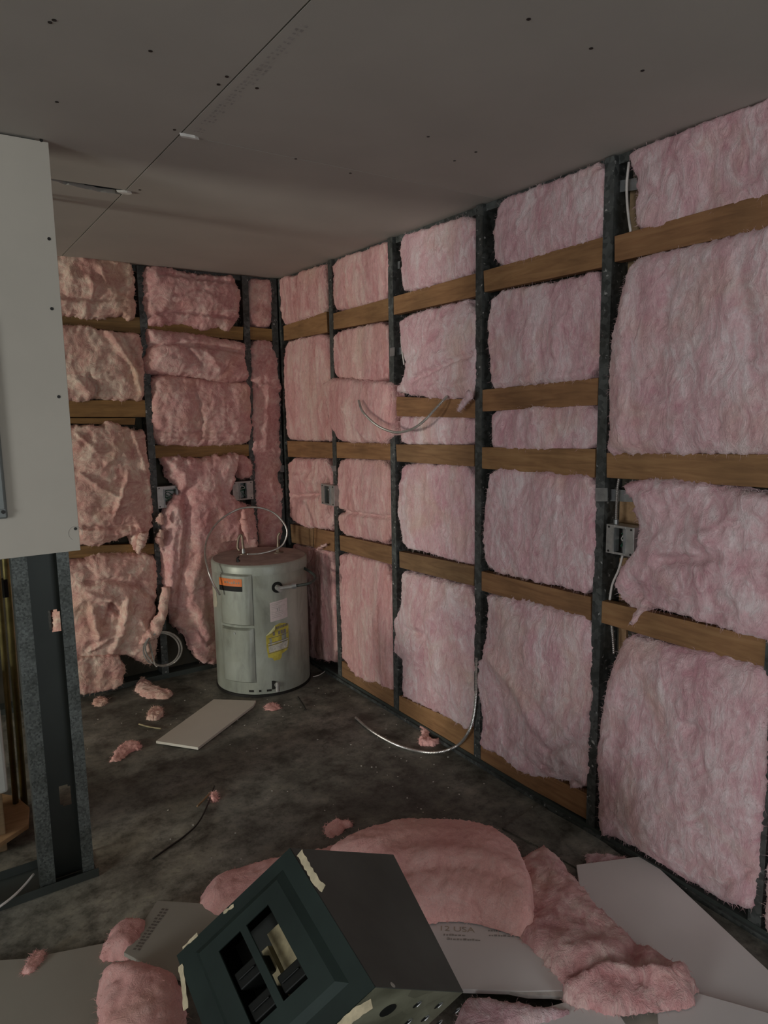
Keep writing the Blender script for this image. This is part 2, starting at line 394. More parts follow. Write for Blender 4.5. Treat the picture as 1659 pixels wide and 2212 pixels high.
# torn paper flaps by the seam
for (x, y, sx, sy) in [(404, 291, 0.055, 0.018), (268, 413, 0.05, 0.022)]:
    p = on(x, y, 2, H); mb = MB(); k = 9
    pts = [p+np.array([sx*0.5*math.cos(a)*(1+0.25*math.sin(3*a+x)), sy*0.5*math.sin(a)*(1+0.3*math.sin(2*a+y)), 0]) for a in np.arange(k)*2*math.pi/k]
    mb.prism(pts, (0.004, 0.002, -0.007)); mb.build('torn_paper_flap', M_GYPS, ceil)
# faded printing that runs beside the seam (illegible in the photograph)
pr = MB(); y = 1.44
while y < 2.14:
    if rnd.random() < 0.88:
        w_ = rnd.uniform(0.007, 0.014)
        for k in range(rnd.choice([2, 3])):
            x0 = SEAMX+0.022+rnd.uniform(0, 0.004)+k*0.011
            pr.add([(x0, y, H-0.0004), (x0+0.007, y, H-0.0004), (x0+0.007, y+w_, H-0.0004), (x0, y+w_, H-0.0004)], [(3, 2, 1, 0)])
    y += rnd.uniform(0.017, 0.024)
tag(pr.build('edge_printing', M_PRINT, ceil), 'faded grey printing along the seam', kind='stuff')

# ------------------------------------------------------------------ walls: studs, sheathing, rails
DEPTH = 0.095
wr = MB().box((W+DEPTH, YR, 0), (W+DEPTH+0.06, D+0.155, H+0.012)).build('wall_right', M_SHEATH, loc=(W+DEPTH, 2, 0))
tag(wr, 'long stud wall with wooden rails, exposed cavity', kind='structure')
wbk = MB().box((XL, D+DEPTH, 0), (W+DEPTH-0.002, D+DEPTH+0.06, H+0.012)).build('wall_back', M_SHEATH, loc=(0.5, D+DEPTH, 0))
tag(wbk, 'short stud wall at the back with crumpled insulation', kind='structure')

def cstud(plane, c, parent, z0=0.03, z1=H-0.004, fw_=0.040, web_side=-1, t=0.0018, lip=0.010):
    """C stud: outer flange on the room face, web on one side"""
    mb = MB()
    def bx(a0, a1, d0, d1):
        if plane == 'R': mb.box((W+d0, a0, z0), (W+d1, a1, z1))
        else: mb.box((a0, D+d0, z0), (a1, D+d1, z1))
    h = fw_/2
    bx(c-h, c+h, 0, t); bx(c-h, c+h, DEPTH-0.004-t, DEPTH-0.004)
    if web_side < 0: bx(c-h, c-h+t, t, DEPTH-0.004-t); bx(c+h-t, c+h, t, lip)
    else: bx(c+h-t, c+h, t, DEPTH-0.004-t); bx(c-h, c-h+t, t, lip)
    return mb.build('stud', M_STUD, parent)
SY = [float(on(x, y, 0, W)[1]) for x, y in [(721, 930), (848, 960), (1033, 960), (1299, 970), (1650, 1700)]]
SY[4] = SY[3]-0.622
for c in SY: cstud('R', c, wr)
cstud('R', SY[4]-0.61, wr); cstud('R', SY[4]-1.22, wr)
cstud('R', float(on(611, 900, 0, W)[1]), wr, fw_=0.045)
SX = [float(np.mean([on(304, 594, 1, D)[0], on(327, 961, 1, D)[0]])), float(np.mean([on(529, 610, 1, D)[0], on(545, 977, 1, D)[0]]))]
for c in SX: cstud('B', c, wbk)
cstud('B', SX[0]-0.62, wbk); cstud('B', SX[0]-1.24, wbk); cstud('B', float(on(596, 800, 1, D)[0])+0.005, wbk, fw_=0.04, web_side=1)
# floor and head tracks
MB().box((W-0.002, YR, 0.0), (W+DEPTH-0.002, D+0.09, 0.03)).build('floor_track', M_STUDW, wr)
MB().box((W-0.012, YR, 0.0), (W-0.002, D-0.3, 0.016)).build('track_lip', M_STUD, wr)
MB().box((W+0.02, YR, H-0.03), (W+0.09, D, H-0.001)).build('head_track', M_STUD, wr)
MB().box((-1.2, D-0.002, 0.0), (W, D+DEPTH-0.002, 0.03)).build('floor_track', M_STUDW, wbk)
MB().box((-1.2, D+0.02, H-0.03), (W, D+0.09, H-0.001)).build('head_track', M_STUD, wbk)

def rail(plane, q, mat, parent, rec=0.004, t=0.036):
    """board from a pixel quad TL,TR,BR,BL on the stud face"""
    if plane == 'R':
        pts = [on(x, y, 0, W+rec) for x, y in q]; n = (t, 0, 0)
    else:
        pts = [on(x, y, 1, D+rec) for x, y in q]; n = (0, t, 0)
    return MB().prism(pts, n).build('wood_rail', mat, parent, bevel=0.002)
RR = [
 [(612, 704), (705, 673), (707, 718), (613, 736)], [(719, 677), (839, 644), (839, 691), (720, 712)], [(848, 641), (1029, 590), (1028, 640), (850, 680)],
 [(1044, 585), (1302, 512), (1302, 577), (1046, 631)], [(1327, 510), (1690, 408), (1690, 486), (1327, 566)],
 [(854, 857), (1028, 863), (1028, 903), (857, 899)], [(1042, 842), (1292, 816), (1290, 875), (1042, 889)],
 [(620, 952), (719, 956), (719, 990), (622, 987)], [(726, 955), (844, 958), (844, 994), (726, 989)], [(855, 960), (1024, 961), (1024, 1008), (857, 997)],
 [(1040, 966), (1286, 970), (1284, 1032), (1040, 1012)], [(1310, 978), (1690, 982), (1690, 1056), (1310, 1032)],
 [(627, 1132), (677, 1142), (676, 1181), (630, 1172)], [(678, 1140), (722, 1150), (722, 1192), (678, 1183)], [(733, 1156), (847, 1181), (847, 1220), (735, 1189)],
 [(862, 1191), (1024, 1223), (1023, 1266), (863, 1226)], [(1040, 1234), (1276, 1290), (1276, 1341), (1040, 1276)], [(1300, 1298), (1670, 1384), (1670, 1455), (1298, 1345)],
 [(738, 1428), (850, 1493), (850, 1531), (739, 1462)], [(862, 1503), (1024, 1575), (1024, 1633), (862, 1542)], [(1038, 1608), (1268, 1715), (1266, 1770), (1038, 1645)],
]
for q in RR: rail('R', q, M_WOODR, wr)
RB = [
 [(100, 681), (302, 685), (304, 721), (100, 698)], [(318, 695), (526, 706), (525, 735), (318, 712)], [(539, 706), (590, 711), (590, 737), (540, 733)],
 [(100, 865), (314, 864), (315, 901), (100, 901)], [(100, 903), (293, 903), (291, 918), (100, 914)],
 [(334, 962), (539, 960), (539, 985), (336, 990)], [(120, 1181), (333, 1175), (334, 1197), (120, 1208)], [(558, 1168), (606, 1165), (606, 1195), (558, 1200)],
]
for q in RB: rail('B', q, M_WOODB, wbk)
# old plate lumber seen through the open cavity by the outlet box
for q in [[(1330, 420), (1380, 405), (1380, 640), (1330, 660)], [(1330, 1080), (1385, 1080), (1385, 1140), (1330, 1140)], [(1338, 1205), (1356, 1205), (1352, 1420), (1336, 1420)]]:
    MB().prism([on(x, y, 0, W+DEPTH-0.012) for x, y in q], (0.010, 0, 0)).build('backing_board', M_PLY, wr)

# ------------------------------------------------------------------ insulation batts
def chaikin(P, it=2):
    P = np.asarray(P, float)
    for _ in range(it):
        Q = np.roll(P, -1, axis=0); A = 0.86*P+0.14*Q; B = 0.14*P+0.86*Q
        P = np.stack([A, B], 1).reshape(-1, 2)
    return P
def sdf(U, V, P):
    d2 = np.full(U.shape, 1e9); inside = np.zeros(U.shape, bool); n = len(P)
    for i in range(n):
        ax, ay = P[i]; bx, by = P[(i+1) % n]; ex, ey = bx-ax, by-ay; l2 = ex*ex+ey*ey+1e-15
        t = np.clip(((U-ax)*ex+(V-ay)*ey)/l2, 0, 1)
        d2 = np.minimum(d2, (U-ax-t*ex)**2+(V-ay-t*ey)**2)
        c = ((ay > V) != (by > V)); 
        with np.errstate(divide='ignore', invalid='ignore'):
            xi = (bx-ax)*(V-ay)/(by-ay+1e-18)+ax
        inside ^= c & (U < xi)
    s = np.sqrt(d2); return np.where(inside, -s, s)
def polydist(U, V, P):
    d2 = np.full(U.shape, 1e9)
    for i in range(len(P)-1):
        ax, ay = P[i]; bx, by = P[i+1]; ex, ey = bx-ax, by-ay; l2 = ex*ex+ey*ey+1e-15
        t = np.clip(((U-ax)*ex+(V-ay)*ey)/l2, 0, 1)
        d2 = np.minimum(d2, (U-ax-t*ex)**2+(V-ay-t*ey)**2)
    return np.sqrt(d2)
class Plane:
    def __init__(s, kind, off):
        s.k = kind
        if kind == 'R': s.ax, s.val, s.n = 0, W-off, np.array([-1., 0, 0]); s.a, s.b = np.array([0, -1., 0]), np.array([0, 0, 1.])
        elif kind == 'B': s.ax, s.val, s.n = 1, D-off, np.array([0, -1., 0]); s.a, s.b = np.array([1., 0, 0]), np.array([0, 0, 1.])
        else: s.ax, s.val, s.n = 2, off, np.array([0, 0, 1.]); s.a, s.b = np.array([1., 0, 0]), np.array([0, 1., 0])
        s.o = np.zeros(3); s.o[s.ax] = s.val
    def uv(s, px):
        P = np.array([on(x, y, s.ax, s.val) for x, y in px]); return np.stack([P@s.a, P@s.b], 1)
    def xyz(s, U, V, h):
        return s.o+U[..., None]*s.a+V[..., None]*s.b+h[..., None]*s.n
def strand_mesh(P, Dr, Ln, Wd, droop):
    n = len(P); side = np.cross(Dr, RNG.normal(size=(n, 3))); side /= np.linalg.norm(side, axis=1)[:, None]+1e-9
    m = P+Dr*Ln[:, None]*0.55; e = P+Dr*Ln[:, None]*0.92+droop*Ln[:, None]+RNG.normal(size=(n, 3))*Ln[:, None]*0.22
    hw = side*Wd[:, None]*0.5
    v = np.stack([P-hw, P+hw, m+hw*0.8, m-hw*0.8, e], 1).reshape(-1, 3)
    i = np.arange(n)*5
    return v, [q for k in i.tolist() for q in ((k, k+1, k+2, k+3), (k+3, k+2, k+4))]
def batt(px, plane, off, label, mat, step=0.008, rag=0.008, r=0.016, edge=0.02, bulge=0.010, lowf=(2.5, 2.5), lowa=0.014, fold=0.0, foldf=6.0,
         folddir=(1, 1), feats=(), seed=0, hair=1.0, back=0.085, group=None, name='insulation_batt', cat='insulation', smooth_it=1, fine=0.003, gravity=True, grow=0.004, lump=0.004, avoid=False):
    pl = Plane(plane, off)
    P = chaikin(pl.uv(px), smooth_it)
    lo, hi = P.min(0)-0.03, P.max(0)+0.03
    nu, nv = int((hi[0]-lo[0])/step)+2, int((hi[1]-lo[1])/step)+2
    U, V = np.meshgrid(lo[0]+np.arange(nu)*step, lo[1]+np.arange(nv)*step)
    s0 = seed*13.7+3.1
    wu = U+0.5*rag*fbm(U*35+s0, V*35, 3)*2; wv = V+0.5*rag*fbm(U*35, V*35+s0+9, 3)*2
    S = sdf(wu, wv, P)+rag*fbm(U*60+s0, V*60, 3)+rag*1.2*fbm(U*14+s0, V*14, 2)-grow
    gv, gu = np.gradient(S, step); gl = np.hypot(gu, gv)+1e-6
    out = S > 0
    for _ in range(2):
        pass
    Us = np.where(out, U-gu/gl*np.minimum(S, step*1.5), U); Vs = np.where(out, V-gv/gl*np.minimum(S, step*1.5), V)
    d = np.maximum(-S, 0)
    e1 = np.sqrt(np.clip(1-(1-np.clip(d/r, 0, 1))**2, 0, 1))
    h = -edge*(1-e1)+bulge*np.clip(d/0.14, 0, 1)**0.7
    x_, y_ = U*lowf[0]+s0, V*lowf[1]+s0*0.7
    h = h+e1*lowa*2*fbm(x_, y_, 4)
    if fold:
        qx = U*foldf*folddir[0]+0.55*fbm(U*3+s0, V*3, 2); qy = V*foldf*folddir[1]+0.55*fbm(U*3, V*3-s0, 2)
        h = h+e1*fold*ridged(qx+s0, qy-s0, 3)
    h = h+e1*fine*2*fbm(U*55+s0, V*55, 2)+e1*lump*2*fbm(U*17+s0+2*fbm(U*5, V*5+s0, 2), V*17-s0, 3)
    for (pp, wd_, am) in feats:
        q = pl.uv(pp)
        dd = polydist(wu+0.01*fbm(U*14, V*14+s0, 2), wv+0.01*fbm(U*14+s0, V*14, 2), q); h = h+am*np.exp(-(dd/wd_)**2)*np.minimum(1, e1+0.15)
    if avoid:
        X_ = pl.xyz(U, V, h); inside = (np.hypot(X_[..., 0]-1.635, X_[..., 1]-3.765) < 0.30) & (X_[..., 2] < 0.80)
        lim = (D-off-3.765)-np.sqrt(np.maximum(0.30**2-(U-1.635)**2, 0)) if plane == 'B' else (W-off-1.635)-np.sqrt(np.maximum(0.30**2-(-U-3.765)**2, 0))
        h = np.where(inside, np.minimum(h, lim), h)
    # cells
    ins = ~out
    keep = ins[:-1, :-1] | ins[1:, :-1] | ins[:-1, 1:] | ins[1:, 1:]
    idx = np.arange(nu*nv).reshape(nv, nu)
    j, i = np.nonzero(keep)
    q = np.stack([idx[j, i], idx[j, i+1], idx[j+1, i+1], idx[j+1, i]], 1)
    used = np.unique(q); remap = -np.ones(nu*nv, int); remap[used] = np.arange(len(used))
    X = pl.xyz(Us, Vs, h).reshape(-1, 3)[used]; q = remap[q]
    flip = np.dot(np.cross(pl.a, pl.b), pl.n) < 0
    if flip: q = q[:, ::-1]
    # rim + closed back
    E = np.concatenate([q[:, [0, 1]], q[:, [1, 2]], q[:, [2, 3]], q[:, [3, 0]]])
    key = set(map(tuple, E.tolist())); be = [(a, b) for a, b in key if (b, a) not in key]
    nxt = {}
    for a, b in be: nxt.setdefault(a, []).append(b)
    bv = sorted({a for e in be for a in e}); bm = {a: len(X)+k for k, a in enumerate(bv)}
    if plane == 'F':
        Xb = X[bv].copy(); Xb[:, 2] = np.minimum(Xb[:, 2]-0.002, off-edge-0.004)
    else:
        Xb = X[bv]+0.0; t_ = (Xb-pl.o)@pl.n; Xb = Xb+np.outer(np.minimum(-back-t_, -0.002), pl.n)
    verts = np.concatenate([X, Xb]); faces = q.tolist()
    faces += [(b, a, bm[a], bm[b]) for a, b in be]
    seen = set()
    for a in list(nxt):
        if a in seen: continue
        loop = [a]; seen.add(a); c = nxt[a][0]; ok = True
        while c != a:
            if c in seen or c not in nxt: ok = False; break
            loop.append(c); seen.add(c); c = nxt[c][0]
        if ok and len(loop) > 2: faces.append([bm[k] for k in loop])
    o = mobj(name, verts, faces, mat, None, True)
    tag(o, label, cat, group)
    # loose fibres
    if hair > 0:
        dv = d.reshape(-1)[used]
        w_ = np.exp(-dv/0.02)*3+0.18; w_ = w_/w_.sum()
        n = int(hair*min(2600, 260+len(used)*0.16))
        k = RNG.choice(len(used), n, p=w_)
        gg = np.stack([(gu/gl).reshape(-1)[used][k], (gv/gl).reshape(-1)[used][k]], 1)
        ed = np.exp(-dv[k]/0.025)[:, None]
        dr = pl.n*(0.55-0.35*ed)+(gg[:, :1]*pl.a+gg[:, 1:]*pl.b)*ed*1.1+RNG.normal(size=(n, 3))*0.45
        dr /= np.linalg.norm(dr, axis=1)[:, None]
        Ln = RNG.uniform(0.004, 0.013, n)*(1+0.7*ed[:, 0]); Wd = RNG.uniform(0.0006, 0.0013, n)
        v, f = strand_mesh(X[k]-dr*0.002, dr, Ln, Wd, np.array([0, 0, -0.25 if gravity else 0.0]))
        mobj('loose_fibres', v, f, mat, o, False, kind='stuff')
    return o
GR = 'insulation batts in the long wall'; GB = 'insulation batts in the back wall'; GF = 'torn insulation lying on the floor'
def RB_(px, off, label, mat=None, **kw):
    return batt(px, 'R', off, label, mat or M_RIGHT, group=GR, **kw)
def BB_(px, off, label, mat=None, **kw):
    return batt(px, 'B', off, label, mat or M_BACK, group=GB, **kw)
VS = dict(lowf=(7, 1.6))      # vertical streak relief
RB_([(603, 604), (619, 596), (634, 598), (645, 588), (676, 579), (704, 573), (706, 676), (645, 692), (612, 702)], 0.0,
    'pink batt under the ceiling in the corner bay of the long wall', M_FAR, seed=1, fold=0.010, foldf=9, folddir=(1, .5), feats=[([(640, 600), (642, 690)], .02, -.03)], **VS)
RB_([(616, 741), (640, 733), (707, 720), (713, 814), (708, 860), (712, 932), (720, 951), (649, 951), (622, 948), (616, 872), (612, 796)], 0.005,
    'tall pale pink batt with upright folds, corner bay between top and middle rails', M_FAR, seed=2, lowf=(9, .9), lowa=.02,
    feats=[([(662, 735), (668, 950)], .02, -.018), ([(690, 730), (695, 940)], .02, .015), ([(640, 750), (645, 940)], .022, .018)])
RB_([(624, 990), (717, 993), (720, 1146), (678, 1139), (665, 1142), (629, 1122), (624, 1070)], 0.004,
    'torn pink batt around the outlet box nearest the corner, above the water heater', M_FAR, seed=3, fold=.012, foldf=8,
    feats=[([(706, 1052), (708, 1088)], .045, -.075), ([(630, 1072), (690, 1068)], .014, -.035), ([(686, 1095), (700, 1125)], .008, -.02), ([(640, 1030), (690, 1040)], .03, .02)])
RB_([(629, 1175), (665, 1184), (723, 1194), (728, 1432), (678, 1422), (632, 1410)], -0.002,
    'smooth pink batt behind the water heater, lower corner bay', M_FAR, seed=4, lowa=.014, avoid=True, **VS)
RB_([(716, 566), (809, 531), (840, 520), (841, 646), (728, 672), (721, 643), (720, 601)], -0.004,
    'pink batt under the ceiling in the second bay from the corner', M_FAR, seed=5, feats=[([(745, 570), (750, 665)], .012, -.02)], **VS)
RB_([(722, 718), (839, 692), (843, 812), (809, 826), (728, 818), (722, 781)], -0.004,
    'pink batt just below the top rail, second bay from the corner', M_FAR, seed=6, lowa=.012, **VS)
RB_([(693, 828), (716, 816), (809, 824), (843, 827), (844, 956), (731, 954), (716, 929), (707, 887), (699, 842)], 0.028,
    'sagging pink flap hanging forward over the stud, behind the loose conduit end', M_FAR, seed=7, bulge=.02, lowa=.012, edge=.03, r=.02, lowf=(3, 2),
    feats=[([(745, 880), (790, 945)], .02, .012)])
RB_([(735, 992), (844, 995), (846, 1176), (749, 1157), (733, 1142), (731, 1112), (748, 1107), (731, 1096), (731, 1021)], -0.002,
    'pink batt with a horizontal split, second bay between middle and lower rails', M_FAR, seed=8,
    feats=[([(735, 1104), (790, 1112), (840, 1118)], .010, -.032)], **VS)
RB_([(736, 1194), (847, 1222), (850, 1495), (814, 1477), (788, 1471), (756, 1448), (749, 1428), (733, 1422), (736, 1379), (731, 1233)], -0.002,
    'long streaked pink batt at the foot of the second bay', M_FAR, seed=9, lowf=(10, .8), lowa=.018, feats=[([(745, 1220), (750, 1420)], .02, .016)])
RB_([(865, 510), (942, 486), (1002, 468), (1024, 474), (1030, 588), (872, 633), (866, 585)], -0.002,
    'pink batt under the ceiling in the third bay from the corner', seed=10, lowa=.012)
RB_([(865, 685), (1026, 643), (1027, 857), (960, 862), (912, 856), (851, 846), (869, 818), (878, 781), (868, 751)], 0.006,
    'creased pink batt with drooping lower edge above the hanging conduit, third bay', seed=11, lowa=.012, bulge=.02, feats=[
        ([(895, 820), (950, 795), (1015, 765)], .012, -.022), ([(890, 790), (960, 770)], .03, .012), ([(900, 840), (1010, 830)], .02, .015)])
RB_([(860, 905), (866, 900), (1027, 902), (1027, 961), (863, 958), (859, 926)], -0.002, 'narrow pink strip between two close rails, third bay', seed=12, **VS)
RB_([(870, 1001), (1026, 1008), (1026, 1222), (954, 1202), (873, 1183), (860, 1122), (858, 1054)], -0.002,
    'pink batt with upright streaks between middle and lower rails, third bay', seed=13, lowf=(9, 1.0), lowa=.012)
RB_([(868, 1234), (938, 1252), (1025, 1270), (1026, 1461), (1025, 1558), (1003, 1577), (977, 1554), (905, 1521), (870, 1502), (868, 1428), (850, 1409), (853, 1373), (849, 1340), (863, 1308), (868, 1266)], 0.004,
    'tall shaggy pink batt spilling over the stud, foot of the third bay', seed=14, lowa=.016, bulge=.02, rag=.010, feats=[
        ([(880, 1360), (920, 1370), (910, 1430)], .02, -.02), ([(960, 1310), (930, 1340)], .02, .012), ([(935, 1330), (950, 1450)], .03, .012)])
RB_([(1079, 430), (1191, 391), (1308, 347), (1304, 512), (1199, 545), (1072, 576), (1064, 518)], -0.002, 'pink batt under the ceiling in the fourth bay from the corner', seed=15)
RB_([(1060, 633), (1199, 609), (1302, 583), (1294, 818), (1119, 834), (1060, 842), (1052, 716)], 0.0,
    'large streaked pink batt below the top rail, fourth bay', seed=16, lowf=(6, 1.2), feats=[([(1070, 825), (1290, 805)], .014, .012)])
RB_([(1064, 889), (1119, 881), (1292, 873), (1288, 971), (1066, 971), (1062, 927)], -0.002, 'narrow pink strip with a small red spot, fourth bay between close rails', seed=17, **VS)
RB_([(1060, 1012), (1171, 1020), (1286, 1030), (1284, 1159), (1280, 1284), (1151, 1254), (1056, 1234), (1040, 1182), (1044, 1091)], 0.004,
    'mauve pink batt with fuzzy left edge between middle and lower rails, fourth bay', seed=18, lowf=(5, 1.4), rag=.009)
RB_([(1052, 1286), (1159, 1306), (1278, 1339), (1276, 1476), (1268, 1695), (1230, 1707), (1222, 1686), (1139, 1678), (1079, 1629), (1040, 1614), (1044, 1556), (1030, 1484), (1032, 1429), (1048, 1405), (1050, 1318)], 0.008,
    'tall rumpled pink batt torn ragged above its bottom board, fourth bay', seed=19, lowa=.018, bulge=.02, rag=.012, feats=[
        ([(1050, 1400), (1120, 1480), (1180, 1580)], .03, .016), ([(1080, 1480), (1100, 1600)], .02, -.016), ([(1190, 1620), (1240, 1600)], .012, -.02), ([(1175, 1655), (1190, 1660)], .008, -.02), ([(1215, 1685), (1250, 1690)], .008, -.02)])
RB_([(1354, 327), (1516, 268), (1659, 210), (1706, 192), (1700, 410), (1659, 424), (1500, 468), (1376, 500), (1371, 438), (1375, 379), (1360, 359)], 0.004,
    'pink batt under the ceiling at the right edge, fifth bay', seed=20, lowa=.02, rag=.008)
RB_([(1360, 560), (1477, 535), (1659, 488), (1698, 478), (1692, 985), (1659, 980), (1369, 980), (1310, 981), (1314, 875), (1310, 796), (1320, 716), (1342, 629)], 0.010,
    'biggest pink batt at the right edge, above the board over the outlet box', seed=21, lowa=.016, bulge=.025, r=.06, lowf=(3.4, 1.8), feats=[
        ([(1365, 620), (1345, 760), (1350, 960)], .035, .014), ([(1460, 610), (1440, 700)], .012, -.012), ([(1600, 560), (1630, 760)], .02, -.012)])
RB_([(1346, 1043), (1437, 1035), (1556, 1053), (1659, 1073), (1690, 1080), (1680, 1396), (1659, 1387), (1516, 1341), (1400, 1308), (1381, 1322), (1359, 1357), (1360, 1318), (1342, 1298), (1332, 1254), (1350, 1214), (1377, 1182), (1373, 1139), (1369, 1091)], 0.012,
    'lumpy pink batt beside the outlet box, with a wisp drooping over the board', seed=22, lowa=.026, bulge=.03, rag=.010, lowf=(5, 5), feats=[
        ([(1515, 1165), (1530, 1185)], .016, -.035), ([(1540, 1155), (1555, 1170)], .025, .025), ([(1380, 1270), (1370, 1310)], .03, -.02), ([(1440, 1210), (1560, 1200)], .016, -.022),
        ([(1400, 1245), (1470, 1270)], .04, .02), ([(1390, 1300), (1372, 1335), (1360, 1358)], .012, .02)])
RB_([(1346, 1379), (1397, 1387), (1556, 1419), (1657, 1450), (1657, 1560), (1650, 1700), (1624, 1957), (1613, 1966), (1559, 1952), (1520, 1927), (1462, 1892), (1390, 1847), (1330, 1814), (1292, 1808), (1290, 1700), (1288, 1620), (1300, 1530), (1320, 1440)], 0.012,
    'tall pink batt reaching the floor at the right, below the outlet box', seed=23, lowa=.018, bulge=.03, r=.06, lowf=(4, 2.0), rag=.008, feats=[
        ([(1560, 1925), (1580, 1900), (1622, 1880)], .010, -.016), ([(1490, 1560), (1580, 1600)], .02, -.012), ([(1330, 1450), (1310, 1640)], .035, .014)])
RB_([(1672, 1450), (1730, 1465), (1730, 2120), (1660, 2064), (1649, 1990), (1651, 1920), (1658, 1850)], 0.010, 'sliver of pink batt past the last stud, right border of the view', seed=24)

BB_([(104, 543), (138, 547), (172, 552), (200, 555), (283, 565), (291, 610), (296, 677), (280, 692), (267, 679), (213, 690), (140, 682), (105, 680)], 0.02,
    'crumpled pink batt at the top of the back wall next to the drywall panel', M_LEFT, seed=31, edge=.035, lump=.0045, fold=.026, foldf=5, folddir=(1.3, .6), bulge=.03, rag=.012, feats=[
        ([(190, 600), (196, 640)], .012, .02), ([(215, 580), (225, 610)], .012, .016), ([(140, 645), (220, 650), (290, 640)], .012, -.03)])
BB_([(100, 702), (140, 701), (187, 703), (235, 716), (304, 720), (308, 770), (315, 864), (235, 864), (203, 858), (191, 866), (155, 866), (100, 864)], 0.02,
    'wrinkled pink batt with a black nick, back wall left bay under the top rail', M_LEFT, seed=32, edge=.035, lump=.0045, fold=.022, foldf=4, bulge=.03, rag=.010, feats=[
        ([(190, 815), (212, 840), (200, 862)], .010, -.04), ([(235, 720), (290, 800), (305, 850)], .016, .022), ([(265, 730), (300, 790)], .010, -.025), ([(160, 820), (190, 850)], .02, .02)])
BB_([(118, 918), (162, 918), (216, 922), (235, 908), (283, 929), (312, 929), (322, 1012), (331, 1139), (322, 1142), (309, 1181), (296, 1194), (280, 1152), (219, 1178), (178, 1178), (120, 1175)], 0.03,
    'yellowed pink batt criss-crossed by pale ridges, left bay of the back wall', M_LEFT, seed=33, edge=.035, lump=.0045, fold=.020, foldf=3.5, bulge=.035, rag=.012, feats=[
        ([(272, 1020), (258, 1065), (242, 1110)], .009, .024), ([(168, 1020), (205, 1048), (250, 1072)], .010, .018), ([(165, 935), (205, 975)], .009, .018), ([(200, 1105), (310, 1100)], .012, -.012),
        ([(180, 1138), (290, 1135)], .010, -.035), ([(180, 1158), (280, 1150)], .016, .022), ([(285, 935), (310, 1010), (325, 1100)], .012, .016), ([(225, 1000), (240, 990)], .012, .02)])
BB_([(118, 1215), (180, 1209), (210, 1199), (334, 1196), (340, 1251), (336, 1309), (340, 1360), (336, 1424), (322, 1440), (267, 1412), (194, 1428), (118, 1424)], 0.03,
    'deeply folded pink batt with a torn hole showing red, low in the back wall', M_LEFT, seed=34, edge=.035, lump=.0045, fold=.030, foldf=3.6, bulge=.05, rag=.010, feats=[
        ([(183, 1255), (240, 1250), (300, 1262), (335, 1300)], .014, -.035), ([(235, 1302), (248, 1318)], .014, -.06), ([(195, 1310), (205, 1370)], .02, .03), ([(268, 1290), (262, 1340), (240, 1400)], .022, .035),
        ([(190, 1400), (230, 1370), (260, 1360)], .014, .022), ([(225, 1345), (235, 1300)], .014, -.025), ([(180, 1275), (235, 1290)], .012, .02), ([(300, 1330), (320, 1400)], .02, .02)])
BB_([(130, 1425), (190, 1420), (258, 1412), (272, 1450), (262, 1488), (205, 1500), (140, 1503)], 0.07, 'dark slumped pink batt resting on the floor below the folded one', M_LEFT, seed=35, fold=.012, foldf=5, edge=.06, rag=.012)
BB_([(309, 583), (334, 570), (360, 578), (418, 592), (475, 596), (504, 591), (512, 613), (523, 635), (518, 690), (491, 717), (475, 706), (437, 714), (402, 699), (325, 706), (312, 664)], 0.02,
    'pillow-like pink batt with slit creases, top of the middle bay in the back wall', seed=36, edge=.035, lump=.0045, fold=.010, foldf=5, bulge=.045, r=.05, rag=.012, feats=[
        ([(320, 685), (360, 675), (400, 673), (450, 680), (510, 690)], .010, -.034), ([(370, 640), (440, 625)], .012, -.016), ([(340, 592), (460, 605), (510, 612)], .009, -.022)])
BB_([(318, 709), (363, 716), (449, 726), (531, 739), (531, 773), (541, 818), (497, 828), (411, 813), (322, 807), (312, 786), (322, 754)], 0.035,
    'rolled pink fold bulging below the top rail, middle bay of the back wall', seed=37, edge=.035, lump=.0045, fold=.012, foldf=6, folddir=(.7, 1.3), bulge=.05, r=.04, rag=.008, feats=[
        ([(320, 745), (380, 742), (440, 748), (520, 762)], .010, -.04), ([(400, 755), (430, 790)], .010, -.02), ([(345, 775), (390, 790)], .03, .02), ([(440, 760), (470, 800)], .016, .016)])
BB_([(328, 812), (379, 809), (497, 824), (539, 825), (544, 881), (541, 960), (418, 963), (347, 963), (334, 942), (330, 865)], 0.02,
    'squarish pink batt with dented face above the bare board, middle bay of the back wall', seed=38, edge=.035, lump=.0045, fold=.014, foldf=5, folddir=(1.2, .8), bulge=.035, r=.03, rag=.009, feats=[
        ([(420, 850), (435, 910), (430, 950)], .012, -.016), ([(345, 950), (535, 950)], .010, .014), ([(340, 930), (535, 935)], .008, -.016)])
BB_([(350, 990), (386, 987), (427, 992), (449, 986), (517, 981), (518, 996), (507, 1034), (500, 1066), (512, 1085), (549, 1094), (557, 1165), (560, 1300), (558, 1440), (465, 1437), (427, 1427), (408, 1379), (379, 1354), (362, 1277), (350, 1235), (350, 1172), (360, 1108), (373, 1079), (396, 1063), (368, 1036), (365, 1016)], 0.035,
    'tall billowing pink batt draped behind the water heater and the wall boxes', seed=39, lump=.0045, fold=.016, foldf=4.2, folddir=(1.5, .55), bulge=.05, r=.03, rag=.014, edge=.04, avoid=True, feats=[
        ([(400, 1060), (398, 1150), (385, 1250), (375, 1330)], .018, -.03), ([(378, 1100), (365, 1190), (362, 1270)], .03, .035), ([(388, 1120), (380, 1250)], .014, .02), ([(420, 1090), (425, 1200), (400, 1300)], .03, .022),
        ([(375, 1010), (395, 1030), (390, 1055)], .025, .03), ([(420, 1310), (440, 1370)], .04, .035), ([(470, 1020), (480, 1090)], .02, -.016), ([(400, 1280), (440, 1265), (470, 1260)], .012, -.018), ([(440, 1100), (445, 1200)], .03, .014)])
